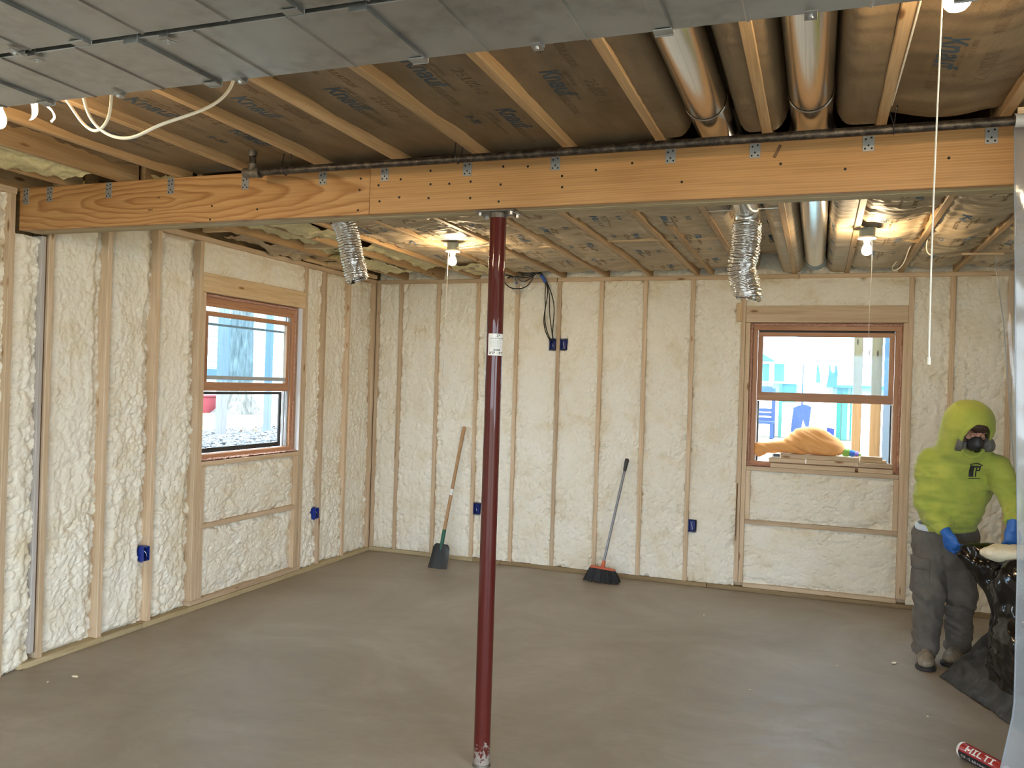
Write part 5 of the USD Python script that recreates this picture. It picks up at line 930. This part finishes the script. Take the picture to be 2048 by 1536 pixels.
# tree: bark-displaced trunk with flared roots and two limbs
tc = np.array([-6.25, 5.83])
def trunk(u, v):
    z = .98 + v * 6.5; r = .225 - .010 * (z - 1) + .30 * np.exp(-(z - 1) / .22) * (.75 + .45 * np.sin(u * 6.283 * 5 + 1)); a = u * 2 * np.pi
    r = r + .030 * (ridged(np.stack([np.cos(a) * 3.2, np.sin(a) * 3.2, z * 1.3], -1), 3, 5) - .6)
    return np.stack([tc[0] + .02 * np.sin(z) + r * np.cos(a), tc[1] + r * np.sin(a) + .02 * (z - 1), z], -1)
tr_ = thing('tree', 'thick tree trunk with furrowed grey bark, outside the left window', 'tree', (tc[0], tc[1], 1.0))
g = grid(trunk, 90, 220); part(tr_, 'trunk', g, 'bark', True)
for p in ([(-6.25, 5.9, 6.6), (-6.6, 6.6, 7.8), (-7.0, 7.6, 9.0)], [(-6.25, 5.9, 6.8), (-5.9, 5.2, 8.0), (-5.7, 4.4, 9.2)]): part(tr_, 'limb', tube(spline(p, 12), np.linspace(.16, .06, 12), 12), 'bark')
rng = np.random.default_rng(7); lv = []
for k in range(420):
    c = np.array([-6.3, 6.0, 8.6]) + rng.normal(0, 1, 3) * [1.6, 1.6, .8]; R_ = Rot.random(random_state=k).as_matrix(); v = np.array([(-.09, 0, 0), (0, -.05, .01), (.10, 0, 0), (0, .05, .01)]) * 1.6 @ R_.T + c
    lv.append(trimesh.Trimesh(v, [[0, 1, 2], [0, 2, 3]], process=False))
part(tr_, 'foliage', lv, 'leafage', False, kind='stuff')
solo('garden_stake', [bar((-5.75, 5.12, 1.0), (-5.75, 5.12, 1.27), .018, .018), bar((-5.75, 5.07, 1.16), (-5.75, 5.17, 1.16), .02, .02)], 'siding_white', 'thin white cross-shaped stake in front of the tree trunk', 'stake')
def post(lb, x0, x1, y0, y1, z1, m, collar=True, z0=1.0):
    p = thing('porch_post', lb, 'post', ((x0 + x1) / 2, (y0 + y1) / 2, z0)); part(p, 'shaft', box(x0, x1, y0, y1, z0, z1, .006), m)
    part(p, 'foot', box(x0 - .012, x1 + .012, y0 - .012, y1 + .012, z0, z0 + .05, .004), m)
post('wide grey porch post outside the left window, nearest it', -2.55, -2.46, .689, .796, 4.2, 'post_grey', z0=.94)
post('slim slate-grey porch post at the right side of the left window\'s view', -2.55, -2.47, 1.62, 1.69, 4.2, 'post_slate')
ho = thing('house', 'white-sided house with slate trim beyond the tree, seen through the left window', 'house', (-14.2, 18, 1.0))
for k in range(22): part(ho, 'siding_board', hull([(-14.0, 6, 1 + k * .2), (-14.0, 34, 1 + k * .2), (-14.06, 6, 1 + k * .2), (-14.06, 34, 1 + k * .2), (-14.035, 6, 1.2 + k * .2), (-14.035, 34, 1.2 + k * .2), (-14.06, 6, 1.2 + k * .2), (-14.06, 34, 1.2 + k * .2)]), 'siding_white', False)
part(ho, 'wall', box(-18, -14.06, 6, 34, 1.0, 5.4, .01), 'siding_white')
part(ho, 'trim_band', box(-14.03, -13.96, 6, 15.2, 1.72, 1.95, .01), 'trim_slate'); part(ho, 'trim_band', box(-14.03, -13.96, 14.6, 15.2, 1.95, 3.6, .01), 'trim_slate')
part(ho, 'roof', hull([(-13.5, 5.5, 5.4), (-13.5, 34.5, 5.4), (-18.5, 5.5, 5.4), (-18.5, 34.5, 5.4), (-16, 5.5, 7.2), (-16, 34.5, 7.2)]), 'trim_slate', False)
rb = thing('storage_bin', 'low red bin on the grass at the left of the left window\'s view', 'bin', (-7.0, 5.6, 1.0))
part(rb, 'body', hull([(-7.0 + dx * s, 5.55 + dy * s, z) for dx in (-.3, .3) for dy in (-.45, .45) for s, z in ((.9, 1.0), (1, 1.32))]), 'paint_red', False); part(rb, 'lid', box(-7.33, -6.67, 5.07, 6.03, 1.322, 1.37, .015), 'paint_red')
# behind the back window: porch posts, a teal shed with white rails, washing
post('left of two bare wood posts outside the back window', 4.635, 4.722, 2.16, 2.25, 4.0, 'post_wood_z')
post('middle post outside the back window, bare wood, beside the slate one', 4.815, 4.917, 2.16, 2.26, 4.0, 'post_wood_z')
post('slate-grey post outside the back window, rightmost of three', 4.935, 5.04, 2.08, 2.145, 4.0, 'post_slate')
sh = thing('shed', 'teal shed with white rails across the yard, seen through the back window', 'shed', (4.0, 7.4, 1.0))
part(sh, 'back_wall', box(2.6, 5.6, 7.30, 7.36, 1.0, 1.92, .005), 'siding_white')
for x in np.arange(3.95, 4.55, .055): part(sh, 'wall_rib', box(x, x + .012, 7.285, 7.2995, 1.0, 1.90, .002), 'siding_white')
for z, x1 in ((2.245, 4.10), (1.905, 4.6)): part(sh, 'rail', box(2.6, x1, 7.20, 7.26, z, z + .035, .004), 'siding_white')
for x in (3.49, 2.95): part(sh, 'white_post', box(x, x + .07, 7.19, 7.27, 1.0, 2.25, .004), 'siding_white')
for x0, x1 in ((3.05, 3.49), (3.57, 3.73)): part(sh, 'teal_panel', box(x0, x1, 7.275, 7.30, 1.94, 2.235, .003), 'teal')
part(sh, 'teal_panel', box(3.66, 3.93, 7.26, 7.295, 1.60, 1.90, .003), 'teal')
part(sh, 'roof', hull([(2.6, 7.15, 2.30), (3.58, 7.15, 2.28), (3.38, 7.15, 2.40), (2.6, 7.15, 2.52), (2.6, 8.4, 2.30), (3.58, 8.4, 2.28), (3.38, 8.4, 2.40), (2.6, 8.4, 2.52)]), 'teal', False)
for x0, x1, m in ((3.665, 3.712, 'teal'), (4.575, 4.635, 'teal_deep'), (4.78, 4.80, 'teal_deep')): part(sh, 'corner_post', box(x0, x1, 7.17, 7.24, 1.0, 1.90, .003), m)
part(sh, 'door', box(4.645, 4.735, 7.20, 7.25, 1.0, 1.86, .003), 'teal'); part(sh, 'eave', box(4.50, 5.6, 7.10, 7.35, 1.86, 1.90, .003), 'teal')
solo('clothesline', tube([(3.2, 6.8, 2.25), (4.0, 6.8, 2.205), (4.5, 6.8, 2.20), (5.4, 6.8, 2.25)], .004, 6), 'siding_white', 'thin clothesline across the yard behind the back window', 'clothesline')
def garment(name, lb, cat, poly, y, m, seed):
    from shapely.geometry import Polygon
    e = trimesh.creation.extrude_polygon(Polygon(poly), .05, engine='earcut'); e = e.subdivide().subdivide().subdivide(); v = np.asarray(e.vertices)
    w = np.stack([v[:, 0], y - v[:, 2] - .05 * (fbm(np.stack([v[:, 0] * 9, v[:, 1] * 3, v[:, 2] * 0], -1), 3, seed) - .5), v[:, 1]], 1); solo(name, trimesh.Trimesh(w, np.asarray(e.faces)[:, ::-1], process=False), m, lb, cat, smooth=40)
garment('tank_top', 'teal tank top hanging on the clothesline', 'shirt', [(4.40, 1.86), (4.555, 1.86), (4.565, 2.10), (4.545, 2.21), (4.525, 2.21), (4.522, 2.12), (4.49, 2.09), (4.462, 2.12), (4.455, 2.21), (4.437, 2.21), (4.43, 2.08)], 6.825, 'tank_teal', 1)
garment('towel', 'small pale teal cloth hanging left of the tank top', 'cloth', [(4.24, 1.93), (4.31, 1.93), (4.30, 2.05), (4.27, 2.21), (4.25, 2.21)], 6.825, 'teal', 2)
garment('jacket', 'blue jacket hanging in the yard, above the orange cloth', 'jacket', [(3.875, 1.12), (4.03, 1.14), (4.06, 1.33), (4.10, 1.22), (4.15, 1.20), (4.18, 1.53), (4.12, 1.56), (4.05, 1.57), (4.045, 2.215), (4.035, 2.215), (4.03, 1.56), (3.97, 1.54), (3.91, 1.51)], 6.825, 'denim', 3)
garment('tarp', 'small bright blue folded tarp right of the orange cloth', 'tarp', [(4.42, 1.02), (4.53, 1.02), (4.54, 1.19), (4.43, 1.21)], 6.9, 'tarp_blue', 4)
cb = thing('chair', 'dark blue slatted garden chair across the yard, at the left of the back window', 'chair', (3.45, 6.9, 1.0))
for x in (3.29, 3.565): part(cb, 'post', box(x, x + .055, 6.86, 6.91, 1.0, 1.82, .004), 'denim')
for z in (1.28, 1.36, 1.43, 1.74): part(cb, 'slat', box(3.34, 3.57, 6.87, 6.90, z, z + (.05 if z < 1.7 else .11), .004), 'denim')
part(cb, 'seat', box(3.29, 3.62, 6.50, 6.86, 1.24, 1.28, .004), 'denim')
for x in (3.29, 3.565): part(cb, 'leg', box(x, x + .055, 6.50, 6.55, 1.0, 1.24, .004), 'denim')
